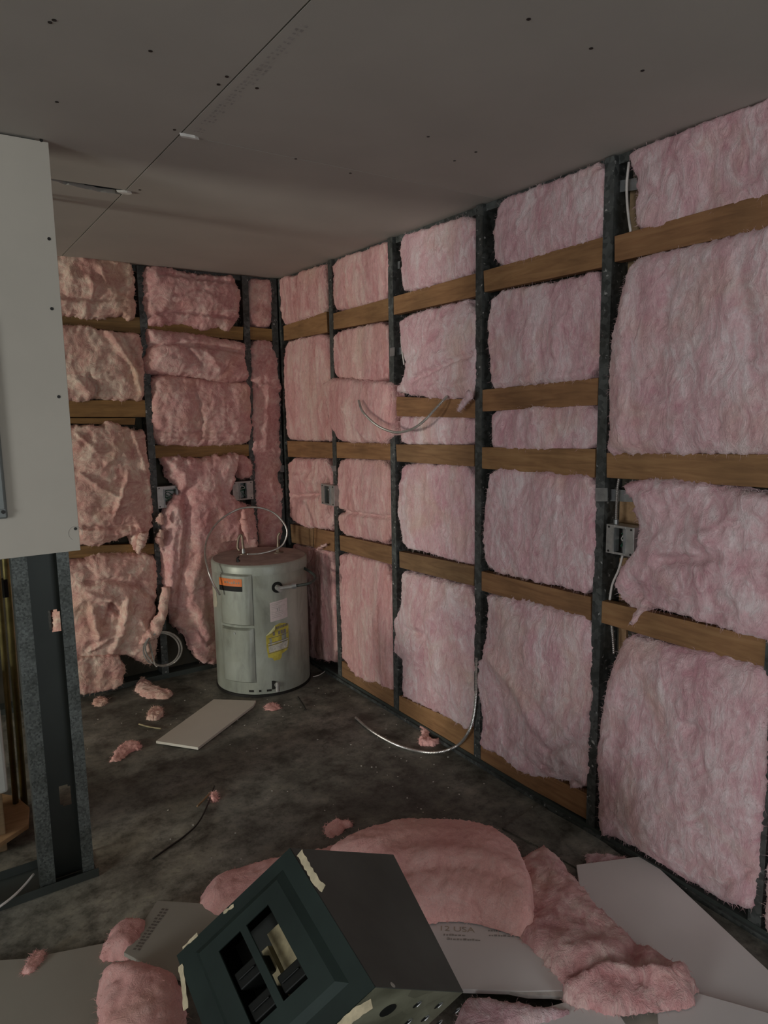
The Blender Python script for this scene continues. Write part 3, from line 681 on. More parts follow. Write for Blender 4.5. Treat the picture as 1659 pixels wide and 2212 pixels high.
BB_([(513, 995), (522, 986), (540, 990), (546, 1006), (544, 1030), (520, 1034)], 0.035, 'small bright pink tuft stuffed above the right-hand box on the back wall', seed=40, bulge=.04, r=.02, rag=.008)
BB_([(538, 601), (588, 606), (586, 703), (555, 706), (541, 698), (537, 651)], -0.01, 'narrow pink batt at the ceiling beside the room corner, back wall', seed=41)
BB_([(543, 738), (587, 734), (600, 770), (600, 802), (607, 837), (604, 958), (612, 1034), (609, 1140), (603, 1181), (562, 1190), (556, 1130), (549, 1030), (546, 930), (544, 850)], 0.0,
    'tall narrow ragged pink batt in the corner bay of the back wall', seed=42, avoid=True, fold=.014, foldf=7, folddir=(1, .6), bulge=.02, rag=.014, feats=[([(555, 832), (605, 838)], .012, .02), ([(575, 840), (570, 960)], .02, .016)])

# strips, tufts and wisps hanging from the walls
def wisp(name, pts, rad, label, mat, seed=0, group=None):
    P = resample(spline(pts, 10), 0.006); n = len(P); t = np.linspace(0, 1, n)
    R = np.interp(t, np.linspace(0, 1, len(rad)), rad)
    P = P+np.stack([fbm(t*6+seed*3+k*5, t*0+k, 2)*0.012 for k in range(3)], 1)
    mb = MB(); mb.tube(P, R, 12)
    v = np.array(mb.v); s = seed*5.1
    nz = fbm(v[:, 0]*26+v[:, 2]*9+s, v[:, 1]*26-v[:, 2]*9, 3)[:, None]
    c = np.repeat(P, 12, axis=0); v = c+(v-c)*(1+0.7*nz)
    o = mobj(name, v, mb.f, mat, None, True); tag(o, label, 'insulation', group)
    k = RNG.integers(0, len(v), 260); dr = v[k]-c[k]; dr /= np.linalg.norm(dr, axis=1)[:, None]+1e-6; dr = dr+RNG.normal(size=dr.shape)*0.5
    dr /= np.linalg.norm(dr, axis=1)[:, None]
    vv, f = strand_mesh(v[k], dr, RNG.uniform(.004, .013, 260), RNG.uniform(.0006, .0013, 260), np.array([0, 0, -.3]))
    mobj('loose_fibres', vv, f, mat, o, False, kind='stuff'); return o
yb = D-0.10
wisp('insulation_strip', [on(x, y, 1, yb) for x, y in [(358, 1268), (354, 1300), (350, 1325), (338, 1355), (318, 1376), (304, 1392)]], [.022, .026, .026, .036, .036, .012],
     'long pale twisted strip of insulation hanging above the cable coil', M_LEFT, 1)
wisp('insulation_tuft', [on(x, y, 1, D-0.16) for x, y in [(527, 1100), (527, 1125), (533, 1150), (536, 1172)]], [.008, .018, .019, .004], 'dangling salmon tuft above the water heater pipe', M_FLOORB, 2)
wisp('insulation_tuft', [on(x, y, 1, D-0.09) for x, y in [(349, 1110), (346, 1122), (352, 1132)]], [.010, .022, .008], 'small cream puff beside the left-hand wall box', M_LEFT, 3)
wisp('insulation_tuft', [on(x, y, 1, D-0.08) for x, y in [(348, 1145), (345, 1165), (352, 1180)]], [.010, .022, .008], 'small cream puff lower on the middle back stud', M_LEFT, 4)
wisp('insulation_tuft', [on(x, y, 0, W-0.05) for x, y in [(1016, 852), (1004, 868), (990, 888)]], [.016, .014, .005], 'pale wisp drooping over the board near the hanging conduit', M_RIGHT, 5)
wisp('insulation_tuft', [on(x, y, 1, D-0.08) for x, y in [(312, 1150), (304, 1172), (298, 1195)]], [.022, .03, .012], 'shaggy tuft hanging over the lower back rail', M_LEFT, 6)
wisp('insulation_tuft', [on(x, y, 0, W-0.02) for x, y in [(706, 1176), (695, 1181), (684, 1187)]], [.006, .007, .004], 'tiny wisp on the lower rail just right of the heater', M_FAR, 8)

# ------------------------------------------------------------------ electrical boxes
def jbox(plane, px, off, label, depth=0.05, slot='V'):
    """square wall box from its pixel rectangle (x0,y0,x1,y1) on the stud face"""
    x0, y0, x1, y1 = px; pl = Plane(plane, off)
    c = pl.uv([(x0, y0), (x1, y0), (x1, y1), (x0, y1)])
    u0, u1 = (c[0, 0]+c[3, 0])/2, (c[1, 0]+c[2, 0])/2; v1, v0 = (c[0, 1]+c[1, 1])/2, (c[2, 1]+c[3, 1])/2
    w_, h_ = u1-u0, v1-v0
    def P(u, v, d): return pl.o+(u0+u*w_)*pl.a+(v0+v*h_)*pl.b-d*pl.n
    t = thing('outlet_box', P(.5, 0, depth), label, 'electrical box', 'metal wall boxes')
    def bx(mb, ua, ub, va, vb, da, db):
        mb.hexa([P(ua, va, da), P(ub, va, da), P(ub, vb, da), P(ua, vb, da), P(ua, va, db), P(ub, va, db), P(ub, vb, db), P(ua, vb, db)])
    b = MB(); e = 0.03
    bx(b, 0, e, 0, 1, 0.003, depth); bx(b, 1-e, 1, 0, 1, 0.003, depth); bx(b, e, 1-e, 0, e, 0.003, depth); bx(b, e, 1-e, 1-e, 1, 0.003, depth); bx(b, 0, 1, 0, 1, depth, depth+.002)
    b.build('box_body', M_BOXZ, t)
    ua, ub, va, vb = (.30, .70, .08, .92) if slot == 'V' else (.30, .93, .14, .86)
    r = MB(); bx(r, 0, ua, 0, 1, 0, .003); bx(r, ub, 1, 0, 1, 0, .003); bx(r, ua, ub, 0, va, 0, .003); bx(r, ua, ub, vb, 1, 0, .003)
    r.build('cover_ring', M_BOXZ, t, bevel=.0008)
    for uu in (ua, ub-.04):
        MB().prism([P(uu, va, -.006), P(uu+.04, va, -.006), P(uu+.04, va, .02), P(uu, va, .02)], (vb-va)*h_*pl.b).build('ring_collar', M_STRAP, t)
    for (u, v) in [(.1, .08), (.9, .92), (.1, .92), (.9, .08)]:
        disc(P(u, v, .0005), pl.n, .004, .002).build('screw', M_DARK, t)
    rr = random.Random(int(x0))
    for q in range(4):
        pts = [P(ua+(ub-ua)*rr.random(), va+(vb-va)*(.1+.8*rr.random()), depth*(.15+.7*rr.random())) for _ in range(5)]
        MB().tube(spline(pts, 6), .0022, 6).build('wire', M_GREENW if q else M_WHITEC, t, smooth=True)
    return t
jbox('R', (1309, 1136, 1369, 1199), 0.014, 'zinc outlet box with looped wires on the nearest full stud')
jbox('R', (694, 1047, 722, 1091), 0.036, 'small zinc outlet box in the corner bay above the water heater')
jbox('B', (340, 1050, 386, 1097), 0.012, 'open square box half buried in insulation, left of the heater loop', slot='H')
jbox('B', (503, 1040, 547, 1080), 0.03, 'square zinc box high behind the water heater, on the back wall')

# straps and clips
def strap(plane, q, d0, d1, parent):
    ax, val = (0, W) if plane == 'R' else (1, D)
    pts = [on(x, y, ax, val+d0) for x, y in q]; n = np.zeros(3); n[ax] = d1-d0
    return MB().prism(pts, n).build('steel_strap', M_STRAP, parent)
strap('R', [(1286, 1054), (1312, 1054), (1312, 1083), (1286, 1083)], -0.0025, -0.0005, wr)
strap('R', [(1312, 1056), (1372, 1060), (1372, 1085), (1312, 1082)], 0.03, 0.032, wr)
strap('R', [(1326, 392), (1376, 384), (1376, 410), (1326, 417)], 0.03, 0.032, wr)
strap('R', [(842, 752), (852, 750), (852, 768), (842, 770)], -0.0025, -0.0005, wr)
strap('R', [(852, 752), (868, 750), (868, 765), (852, 768)], 0.03, 0.032, wr)
strap('R', [(846, 568), (864, 564), (864, 580), (846, 584)], 0.03, 0.032, wr)
strap('R', [(714, 1006), (726, 1006), (726, 1018), (714, 1018)], -0.0025, -0.0005, wr)
strap('B', [(606, 1005), (614, 1005), (614, 1020), (606, 1020)], -0.0025, -0.0005, wbk)

# ------------------------------------------------------------------ cables and conduit
conduit('flexible_conduit', [on(x, y, 0, W-o_) for x, y, o_ in [(775, 865, .07), (783, 888, .09), (808, 914, .10), (835, 929, .10), (860, 934, .10), (890, 927, .09), (915, 910, .08), (940, 884, .06), (966, 856, .02)]], .0058, M_CABLE,
        'flexible metal conduit hanging in a loop from the third bay', group='armored cable lengths')
conduit('flexible_conduit', [on(768, 1550, 2, .008), on(800, 1577, 2, .008), on(850, 1606, 2, .008), on(900, 1622, 2, .008), on(945, 1625, 2, .01), on(985, 1612, 2, .035), on(1008, 1588, 0, W-.035), on(1022, 1550, 0, W-.02), on(1028, 1500, 0, W-.015), on(1029, 1455, 0, W-.008), on(1030, 1420, 0, W-.004)], .0062, M_CABLE,
        'flexible metal conduit curling from the stud out onto the floor', group='armored cable lengths')
CC = []
for k in range(64):
    a = k/64*2*2*math.pi+2.2; g = 1+0.05*math.sin(a*0.5+1)
    CC.append(on(350+39*g*math.cos(a)+2*(k > 32), 1403+36*g*math.sin(a)-2*(k > 32), 1, D-0.12-0.0002*k))
CC.append(on(322, 1385, 1, D-0.11))
conduit('cable_coil', CC, .0052, M_CABLE, 'coil of armored cable hanging low on the back wall', n=3)
conduit('riser_cable', [on(x, y, 0, W+.012) for x, y in [(1359, 350), (1354, 400), (1356, 450), (1363, 505)]], .0045, M_WHITEC, 'pale cable running up to the ceiling beside the right-hand stud', ribs=False)
conduit('riser_cable', [on(x, y, 0, W+.012) for x, y in [(1339, 1022), (1334, 1055), (1332, 1090), (1331, 1133)]], .0045, M_CABLE, 'short armored cable dropping into the nearest outlet box')
MB().tube([on(1331, 1122, 0, W+.012), on(1331, 1137, 0, W+.012)], .009, 10).build('cable_connector', M_STRAP)
tag(bpy.data.objects['cable_connector'], 'round connector on top of the nearest outlet box', 'connector')
conduit('riser_cable', [on(x, y, 0, W+.02) for x, y in [(1345, 1200), (1336, 1232), (1323, 1262), (1317, 1296)]], .0042, M_WHITEC, 'pale cable bending down from the outlet box to the rail', ribs=False)
conduit('riser_cable', [on(x, y, 0, W+.02) for x, y in [(1320, 1340), (1324, 1380), (1326, 1412)]], .0045, M_CABLE, 'short cable below the lower rail by the right-hand stud')
conduit('riser_cable', [on(x, y, 0, W+.02) for x, y in [(866, 726), (868, 752), (873, 788)]], .004, M_WHITEC, 'thin pale cable beside the second stud', ribs=False)
conduit('riser_cable', [on(x, y, 0, W+.02) for x, y in [(717, 1022), (716, 1035), (715, 1047)]], .004, M_WHITEC, 'thin cable above the corner outlet box', ribs=False)

# ------------------------------------------------------------------ water heater
HC = np.array([1.635, 3.765]); HR = 0.273; HZ = 0.752
tocam = -HC/np.linalg.norm(HC); side = np.array([-tocam[1], tocam[0]]); 
if side@CR[:2] < 0: side = -side
def hp(sn, z, rad):
    """point on the heater: sn = sine of the angle right of the line to the viewer"""
    th = math.asin(max(-.999, min(.999, sn))); d = math.cos(th)*tocam+math.sin(th)*side
    return np.array([HC[0]+d[0]*rad, HC[1]+d[1]*rad, z])
ht = thing('water_heater', (HC[0], HC[1], 0), 'squat grey-green electric water heater standing in the corner', 'water heater')
def lathe(prof, seg=72, close=True):
    mb = MB(); v = []; f = []; n = len(prof)
    for i in range(seg):
        a = 2*math.pi*i/seg
        for (r_, z_) in prof: v.append((HC[0]+r_*math.cos(a), HC[1]+r_*math.sin(a), z_))
    for i in range(seg):
        for k in range(n-1): f.append((i*n+k, ((i+1) % seg)*n+k, ((i+1) % seg)*n+k+1, i*n+k+1))
    return mb.add(v, f)
lathe([(0.0, .012), (HR-.01, .012), (HR, .014), (HR, .06), (HR, HZ-.055)]).build('jacket', M_HEAT, ht, autosmooth=True)
lathe([(HR+.0025, HZ-.057), (HR+.003, HZ-.012), (HR-.001, HZ-.004), (HR-.008, HZ)]).build('top_rim', M_HEAT, ht, autosmooth=True)
lathe([(HR-.008, HZ), (.1, HZ+.004), (0.0, HZ+.006)]).build('top_cap', M_HTOP, ht, smooth=True)
lathe([(HR-.02, .0), (HR+.006, .0), (HR+.006, .012), (HR-.02, .013)]).build('base_ring', M_DARK, ht, autosmooth=True)
def hpatch(s0, s1, z0, z1, rad, th_, nseg=14, tilt=0.0, corner=0.0):
    mb = MB(); a0, a1 = math.asin(s0), math.asin(s1); v = []; f = []
    for i in range(nseg+1):
        a = a0+(a1-a0)*i/nseg; dz = tilt*(i/nseg-.5)
        for (r_, zz) in ((rad-th_, z0), (rad, z0), (rad, z1), (rad-th_, z1)): v.append(hp(math.sin(a), zz+dz, r_))
    for i in range(nseg):
        for k in range(4): f.append((i*4+k, (i+1)*4+k, (i+1)*4+(k+1) % 4, i*4+(k+1) % 4))
    f += [(0, 1, 2, 3), (nseg*4+3, nseg*4+2, nseg*4+1, nseg*4)]
    return mb.add(v, f)
# element access covers: skirt, sloped shoulder, raised face
for nm, z0, z1 in (('access_cover', .415, .705), ('access_cover', .085, .400)):
    a0, a1 = math.asin(-.80), math.asin(-.17); v = []; f = []; ns = 16
    prof = [(0, .0), (0, .006), (.030, .020), (1-.030, .020), (1, .006), (1, 0)]
    for i in range(ns+1):
        q = i/ns; a = a0+(a1-a0)*q; e = min(1, min(q, 1-q)/.13)
        for (tz, rr) in prof:
            zz = z0+(z1-z0)*tz
            v.append(hp(math.sin(a), zz, HR+min(rr, .004+.018*e)))
    n = len(prof)
    for i in range(ns):
        for k in range(n-1): f.append((i*n+k, (i+1)*n+k, (i+1)*n+k+1, i*n+k+1))
    cv = MB().add(v, f).build(nm, M_HEAT, ht, autosmooth=True)
    disc(hp(-.52, z1-.028, HR+.010), (*(math.cos(-.55)*tocam+math.sin(-.55)*side), 0), .007, .012).build('screw', M_STRAP, cv)
ol = hpatch(-.76, -.34, .640, .682, HR+.0225, .002).build('orange_label', M_ORANGE, ht)
hpatch(-.76, -.34, .612, .640, HR+.0225, .002).build('black_label', M_BLACK, ht)
pm = MB()
for q in range(7):
    s = -.66+.042*q
    pm2 = hpatch(s, s+.026, .655, .655+rnd.uniform(.008, .014), HR+.0229, .0006, 2); pm.add(pm2.v, pm2.f)
pm.build('label_print', M_COPPER, ol)
pk = hpatch(.17, .52, .435, .545, HR+.0012, .0012, tilt=.014).build('paper_label', M_LABEL, ht)
pm = MB()
for k, z in enumerate(np.linspace(.452, .532, 9)):
    if k == 4: 
        for s in (.31, .345): q = hpatch(s, s+.022, z-.006, z+.010, HR+.0018, .0005, 2, tilt=.002); pm.add(q.v, q.f)
    else:
        q = hpatch(.20, .20+rnd.uniform(.15, .27), z, z+.0025, HR+.0016, .0003, 6, tilt=.008); pm.add(q.v, q.f)
pm.build('label_print', M_PRINT, pk)
# torn yellow energy label
def hpoly(pts, rad, th_, name, mat, parent):
    """outline in (sine, z) on the jacket"""
    pts = np.array(pts); c = pts.mean(0); v = []; n = len(pts)
    dense = []
    for i in range(n):
        a, b = pts[i], pts[(i+1) % n]
        for k in range(4): dense.append(a+(b-a)*k/4)
    v = [hp(s, z, rad) for s, z in dense]+[hp(s, z, rad-th_) for s, z in dense]+[hp(c[0], c[1], rad+.001)]
    m = len(dense); f = [(i, (i+1) % m, 2*m) for i in range(m)]+[(i, i+m, (i+1) % m+m, (i+1) % m) for i in range(m)]
    return MB().add(v, f).build(name, mat, parent)
def lz(y): return .415-(y-1350)*.00262
def ls(x): return (x-566.0)/102.0
yl = hpoly([(ls(x), lz(y)) for x, y in [(573, 1374), (575, 1372), (588, 1362), (592, 1354), (602, 1350), (614, 1352), (620, 1356), (620, 1385), (618, 1405), (616, 1412), (604, 1418), (604, 1424), (600, 1430), (588, 1431), (584, 1424), (576, 1422), (573, 1400)]], HR+.0012, .0012, 'energy_label', M_YELLOW, ht)
hpoly([(ls(x), lz(y)) for x, y in [(577, 1398), (618, 1391), (616, 1406), (578, 1412)]], HR+.0024, .0004, 'white_box', M_YWHITE, yl)
hpoly([(ls(x), lz(y)) for x, y in [(577, 1392.5), (618, 1386), (618, 1388), (577, 1395)]], HR+.0024, .0004, 'white_box', M_YWHITE, yl)
for (ya, yb_, t_) in ((1380, 1374, 1.2), (1391, 1385, 1.0), (1396, 1389.5, 1.0), (1413, 1407, 1.0)):
    hpoly([(ls(577), lz(ya)), (ls(618), lz(yb_)), (ls(618), lz(yb_+t_)), (ls(577), lz(ya+t_))], HR+.0026, .0004, 'rule_line', M_PRINTD, yl)
hpoly([(ls(573), lz(1374)), (ls(592), lz(1354)), (ls(591), lz(1363)), (ls(584), lz(1369))], HR+.006, .004, 'curled_corner', M_YBACK, yl)
pm = MB()
for k in range(7):
    s = ls(594+k*3.6); q = hpatch(s, s+.024, lz(1362-k*.6), lz(1356.5-k*.6), HR+.0026, .0004, 2); pm.add(q.v, q.f)
for k, xx in enumerate((587, 598, 603.5, 609)):
    q = hpatch(ls(xx), ls(xx+4), lz(1375-k*.8), lz(1367-k*.8), HR+.0026, .0004, 2); pm.add(q.v, q.f)
pm.build('label_print', M_PRINTD, yl)
hpoly([(ls(463.9), .600), (ls(473), .598), (ls(475), .52), (ls(474), .495), (ls(465), .475), (ls(464), .49)], HR+.0015, .0015, 'side_label', M_BEIGE, ht)
# relief valve with its tube
vd = lambda s: np.array([*(math.cos(math.asin(s))*tocam+s*side), 0])
nv = vd(.33); c0 = hp(.33, .622, HR-.001)
MB().tube([c0, c0+nv*.006], .031, 20).build('relief_port_gasket', M_BLACK, ht)
vv = MB(); vv.tube([c0+nv*.004, c0+nv*.05], .016, 14); sd3 = np.array([*side, 0.0])
vv.tube([c0+nv*.038-sd3*.01, c0+nv*.038+sd3*.07+np.array([0, 0, .008])], [.013, .012], 12); vv.build('relief_valve', M_BOXZ, ht, autosmooth=True)
MB().tube([c0+nv*.036+sd3*.068+np.array([0, 0, .008]), c0+nv*.036+sd3*.092+np.array([0, 0, .010])], .016, 8).build('tube_nut', M_STRAP, ht, autosmooth=True)
b0 = c0+nv*.036+sd3*.09+np.array([0, 0, .01])
rp = [b0, b0+sd3*.08+np.array([0, 0, .012]), b0+sd3*.14-nv*.08+np.array([0, 0, .03]), b0+sd3*.125-nv*.22+np.array([0, 0, .055]), b0+sd3*.06-nv*.30+np.array([0, 0, .075])]
rp = [np.array([min(q[0], W-.035), q[1], q[2]]) for q in rp]
MB().tube(spline(rp, 8), .0085, 10).build('relief_tube', M_STUDW, ht, smooth=True)
# drain valve at the foot
nd = vd(.24); d0 = hp(.24, .062, HR-.002); dv_ = MB()
dv_.tube([d0, d0+nd*.03], .013, 12); dv_.tube([d0+nd*.026+np.array([0, 0, .022]), d0+nd*.026-np.array([0, 0, .03])], [.010, .012], 10); dv_.build('drain_valve', M_BOXZ, ht, autosmooth=True)
disc(hp(.17, .062, HR-.0005), (*tocam, 0), .026, .0015, 14).build('drain_hole', M_DARK, ht)
for s, w_ in ((-.32, .10), (-.12, .05), (.04, .10)):
    hpatch(s, s+w_, .028, .040, HR+.0008, .0008, 5).build('rust_chip', M_DARK, ht)
# top stubs
def top_at(x, y): return on(x, y, 2, HZ+.004)
for (x, y, tip) in ((527, 1196, (522, 1158)), (600, 1193, (601, 1158))):
    a = top_at(x, y); dpt = depth_of(a); e = atd(*tip, dpt)
    MB().tube([a, a+np.array([0, 0, .004])], .034, 18).build('pipe_collar', M_COPPER, ht)
    mid = a*.45+e*.55
    up = [a, mid+np.array([0, 0, .0])]+([e+sd3*.0, e+sd3*.012+np.array([0, 0, .02])] if x > 560 else [e+np.array([0, 0, .005]), e-sd3*.018-np.array([0, 0, .012]), mid-sd3*.03-np.array([0, 0, .02]), a-sd3*.022+np.array([0, 0, .02])])
    MB().tube(spline(up, 8), .0075, 10).build('pipe_stub', M_COPPER, ht, smooth=True)
    MB().tube([a, a*.72+e*.28], [.014, .009], 10).build('pipe_nut', M_STRAP if x < 560 else M_COPPER, ht, autosmooth=True)
a = top_at(515, 1213); MB().tube([a, a+np.array([-.006, 0, .02]), a+np.array([.006, 0, .028])], [.012, .006, .004], 6).build('broken_wire_stub', M_DARK, ht)
dh = depth_of((HC[0], HC[1], HZ)); 
lp = [(475, 1285, -.24), (461, 1262, -.26), (450, 1232, -.26), (443, 1195, -.2), (450, 1158, -.12), (475, 1124, -.05), (515, 1100, 0), (555, 1096, 0), (590, 1107, .0), (613, 1130, .0), (620, 1152, 0), (611, 1176, 0.0), (592, 1188, -.02), (560, 1196, -.05), (533, 1197, -.06)]
conduit('whip_cable', [atd(x, y, dh+k) for x, y, k in lp], .0056, M_CABLE, 'stiff armored cable looping up over the water heater', ribs=False, group='armored cable lengths')

# ------------------------------------------------------------------ partition at the left
PY = float(np.mean([on(95, 1930, 2, 0)[1], on(205, 1895, 2, 0)[1]])); X0, X1 = float(on(92, 1932, 2, 0)[0]), float(on(206, 1895, 2, 0)[0])
pt = MB().box((XL+.002, PY-.005, 0), (X1+.012, PY+.165, .004)).build('wall_partition', M_STUDW, loc=(X1, PY, 0)); tag(pt, 'unfinished steel stud partition carrying a drywall panel', kind='structure')
tr = MB(); tr.box((-1.9, PY-.012, .004), (X1+.012, PY-.009, .034)); tr.box((-1.9, PY+.16, .004), (X1+.012, PY+.163, .034)); tr.build('floor_track', M_STUDW, pt)
LIP = .043; WEB = .055
lp_ = MB(); lp_.box((X0, PY, .006), (X0+LIP, PY+.002, H)); lp_.box((X0-.002, PY, .006), (X0, PY+WEB, H)); lp_.build('stud_flange', M_GALV, pt)
lp_ = MB(); lp_.box((X1-LIP+.006, PY, .006), (X1, PY+.002, H)); lp_.box((X1-.002, PY+.002, .006), (X1, PY+WEB, H)); lp_.build('stud_flange', M_GALV, pt)
holes = [on(118, 1341, 1, PY+WEB), on(141, 1718, 1, PY+WEB)]
wm = MB(); hz = [0.006]; 
def wbx(xa, xb, za, zb): wm.box((xa, PY+WEB, za), (xb, PY+WEB+.002, zb))
z = .006
for hc, hh in sorted([(h_[2], h_[0]) for h_ in holes]):
    wbx(X0, X1, z, hc-.038); wbx(X0, hh-.018, hc-.038, hc+.038); wbx(hh+.018, X1, hc-.038, hc+.038)
    wbx(hh-.018, hh-.010, hc-.038, hc-.030); wbx(hh+.010, hh+.018, hc+.030, hc+.038); z = hc+.038
wbx(X0, X1, z, H); wm.build('stud_web', M_STUDW, pt)
for k in range(3):
    xx = X0-.60-.61*k
    s_ = MB(); s_.box((xx, PY, .006), (xx+.002, PY+.15, H)); s_.box((xx, PY, .006), (xx+.04, PY+.002, H)); s_.box((xx, PY+.148, .006), (xx+.04, PY+.15, H)); s_.build('stud', M_GALV, pt)
# drywall panel
pz0 = float(np.mean([on(0, 1204, 1, PY-.014)[2], on(172, 1193, 1, PY-.014)[2]])); px1 = float(np.mean([on(103, 290, 1, PY-.014)[0], on(174, 1190, 1, PY-.014)[0]]))
zt = float(on(50, 274, 1, PY-.014)[2])
pn = MB().box((px1-1.22, PY-.0145, pz0), (px1, PY-.0015, H-.006)).build('drywall_panel', M_PANEL, pt, bevel=.001)
MB().box((px1-1.90, PY-.0145, pz0), (px1-1.223, PY-.0015, H-.006)).build('drywall_panel', M_PANEL, pt, bevel=.001)  # unseen panel, carried left to screen the back wall from window light
for k in range(3):
    xa = max(XL+.002, px1-1.903-1.22*(k+1)); MB().box((xa, PY-.0145, .012), (px1-1.903-1.22*k-.003, PY-.0015, H-.006)).build('drywall_panel', M_PANEL, pt, bevel=.001)  # unseen full-height panels, added to keep side-door light off the near floor
for (x, y) in [(89, 303), (106, 516), (112, 667), (127, 857), (163, 1142)]:
    disc(on(x, y, 1, PY-.0145), (0, -1, 0), .0052, .0012).build('screw', M_DARK, pn)
arc = [on(163+15*math.cos(a), 1152+15*math.sin(a), 1, PY-.0148) for a in np.linspace(2.0, 6.6, 20)]
MB().tube(arc, .0006, 4).build('pencil_ring', M_PRINT, pn)
# panelboard edge on the drywall
bx1 = float(on(18, 1112, 1, PY-.04)[0]); bz0 = float(on(10, 1122, 1, PY-.04)[2])
pb = thing('panelboard', (bx1-.18, PY-.015, bz0), 'grey steel panelboard cut off by the left border, on the drywall', 'panelboard')
MB().box((bx1-.36, PY-.030, bz0), (bx1, PY-.016, bz0+.62)).build('trim_plate', M_GREYDOOR, pb, bevel=.006)
MB().box((bx1-.33, PY-.034, bz0+.03), (bx1-.007, PY-.0301, bz0+.59)).build('door', M_GREYDOOR, pb, bevel=.003)
disc((bx1-.012, PY-.034, bz0+.022), (0, -1, 0), .006, .002).build('screw', M_DARK, pb)
# things glimpsed under the panel at the far left
bd = PY+.55
for k, (x, r_) in enumerate(((8, .011), (27, .013))):
    a = on(x-4, 1190, 1, bd+.05*k); b = on(x+22, 1700, 1, bd+.05*k)
    t = thing('brass_pipe', (b[0], b[1], 0), ('slim brass pipe behind the partition, nearer the border' if k == 0 else 'brass pipe with a fitting, just left of the partition stud'), 'pipe', 'brass pipes')
    MB().tube([(b[0], b[1], 0.0), (a[0], a[1], H)], r_, 12).build('pipe', M_BRASS, t, smooth=True)
    zz = float(on(x+5, 1270, 1, bd)[2]); MB().tube([(b[0], b[1], zz-.04), (b[0], b[1], zz+.03)], r_*1.6, 10).build('fitting', M_BLACK, t, autosmooth=True)
wa = on(18, 1705, 1, PY+.32); ap = MB().box((wa[0]-.30, PY+.32, wa[2]-.012), (wa[0], PY+.6, float(on(5, 1490, 1, PY+.32)[2]))).build('white_appliance', M_APPL, bevel=.01)
tag(ap, 'white enamel cabinet edge at the left border behind the partition', 'appliance')
# props the cabinet up: a block under it
pb2 = MB().box((wa[0]-.28, PY+.34, 0), (wa[0]-.02, PY+.58, wa[2]-.012)).build('wooden_crate', M_PLY, bevel=.004); tag(pb2, 'wooden block under the white cabinet at the left border', 'crate')
q = [on(x, y, 2, .05) for x, y in [(-60, 1790), (0, 1722), (35, 1728), (64, 1752), (62, 1790), (0, 1832), (-60, 1870)]]
tag(MB().prism(q, (0, 0, .018)).build('plywood_offcut', M_PLY, bevel=.002), 'brown plywood offcut on the floor at the left border', 'plywood')
q = [on(x, y, 2, 0) for x, y in [(-60, 1800), (40, 1745), (50, 1775), (-40, 1850)]]
tag(MB().prism(q, (0, 0, .049)).build('lumber_offcut', M_WOODB), 'short lumber piece under the plywood offcut', 'lumber')
conduit('extension_cord', [on(x, y, 2, zz) for x, y, zz in [(73, 1888, .06), (55, 1910, .05), (30, 1935, .045), (0, 1958, .04), (-40, 1985, .02)]], .004, M_WHITEC, 'white cord slanting over the partition track', ribs=False)

# ------------------------------------------------------------------ drywall offcuts on the floor
def sheet(px, z, label, name='drywall_offcut', t=.0125, mat=None, tilt=None, group='drywall offcuts on the floor'):
    pts = [on(x, y, 2, (z if np.isscalar(z) else z[k])) for k, (x, y) in enumerate(px)]
    o = MB().prism(pts[::-1], (0, 0, t)).build(name, mat or M_SHEET, bevel=.0015)
    return tag(o, label, 'drywall', group)
far_sheet = sheet([(337, 1606), (462, 1515), (553, 1518), (548, 1528), (428, 1620)], 0.003, 'pale rectangular drywall offcut lying near the water heater', t=.013, mat=M_PANEL)
s1 = sheet([(1245, 1875), (1380, 1857), (1425, 1884), (1480, 1935), (1659, 2104), (1760, 2200), (1640, 2330), (1430, 2200), (1260, 1990)], 0.012, 'large drywall sheet lying against the foot of the long wall')
s2 = sheet([(880, 1985), (925, 1975), (1095, 1960), (1140, 2000), (1175, 2040), (1224, 2098), (1224, 2148), (1130, 2150), (1000, 2146), (930, 2080)], 0.034, 'printed drywall sheet beside the green cabinet, reading 12 USA')
br = MB(); bp = [on(x, y, 2, .034) for x, y in [(1100, 2149), (1150, 2149), (1225, 2149), (1246, 2156), (1235, 2163), (1190, 2158), (1140, 2157)]]
br.prism(bp[::-1], (0, 0, .010)).build('broken_core_edge', M_GYPS, s2)
def ftext(txt, px0, px1, z, mat, parent, hgt):
    """flat lettering on the floor sheet from px0 to px1 (its baseline)"""
    a, b = on(*px0, 2, z), on(*px1, 2, z); w_ = np.linalg.norm((b-a)[:2]); ang = math.atan2(b[1]-a[1], b[0]-a[0])
    cu = bpy.data.curves.new('lettering', 'FONT'); cu.body = txt; cu.size = 1
    to = bpy.data.objects.new('lettering_tmp', cu); COL.objects.link(to); bpy.context.view_layer.update()
    me = bpy.data.meshes.new_from_object(to.evaluated_get(bpy.context.evaluated_depsgraph_get())); bpy.data.objects.remove(to)
    v = np.array([q.co[:] for q in me.vertices]); wx = v[:, 0].max()-v[:, 0].min(); hy = v[:, 1].max()-v[:, 1].min()
    x = (v[:, 0]-v[:, 0].min())/wx*w_; y = v[:, 1]/hy*hgt
    R_ = np.stack([a[0]+x*math.cos(ang)-y*math.sin(ang), a[1]+x*math.sin(ang)+y*math.cos(ang), np.full(len(x), z)], 1)
    return mobj('lettering', R_, [tuple(p.vertices) for p in me.polygons], mat, parent)
ftext('12 USA', (952, 2010), (1026, 2014), .0472, M_PRINTO, s2, .020)
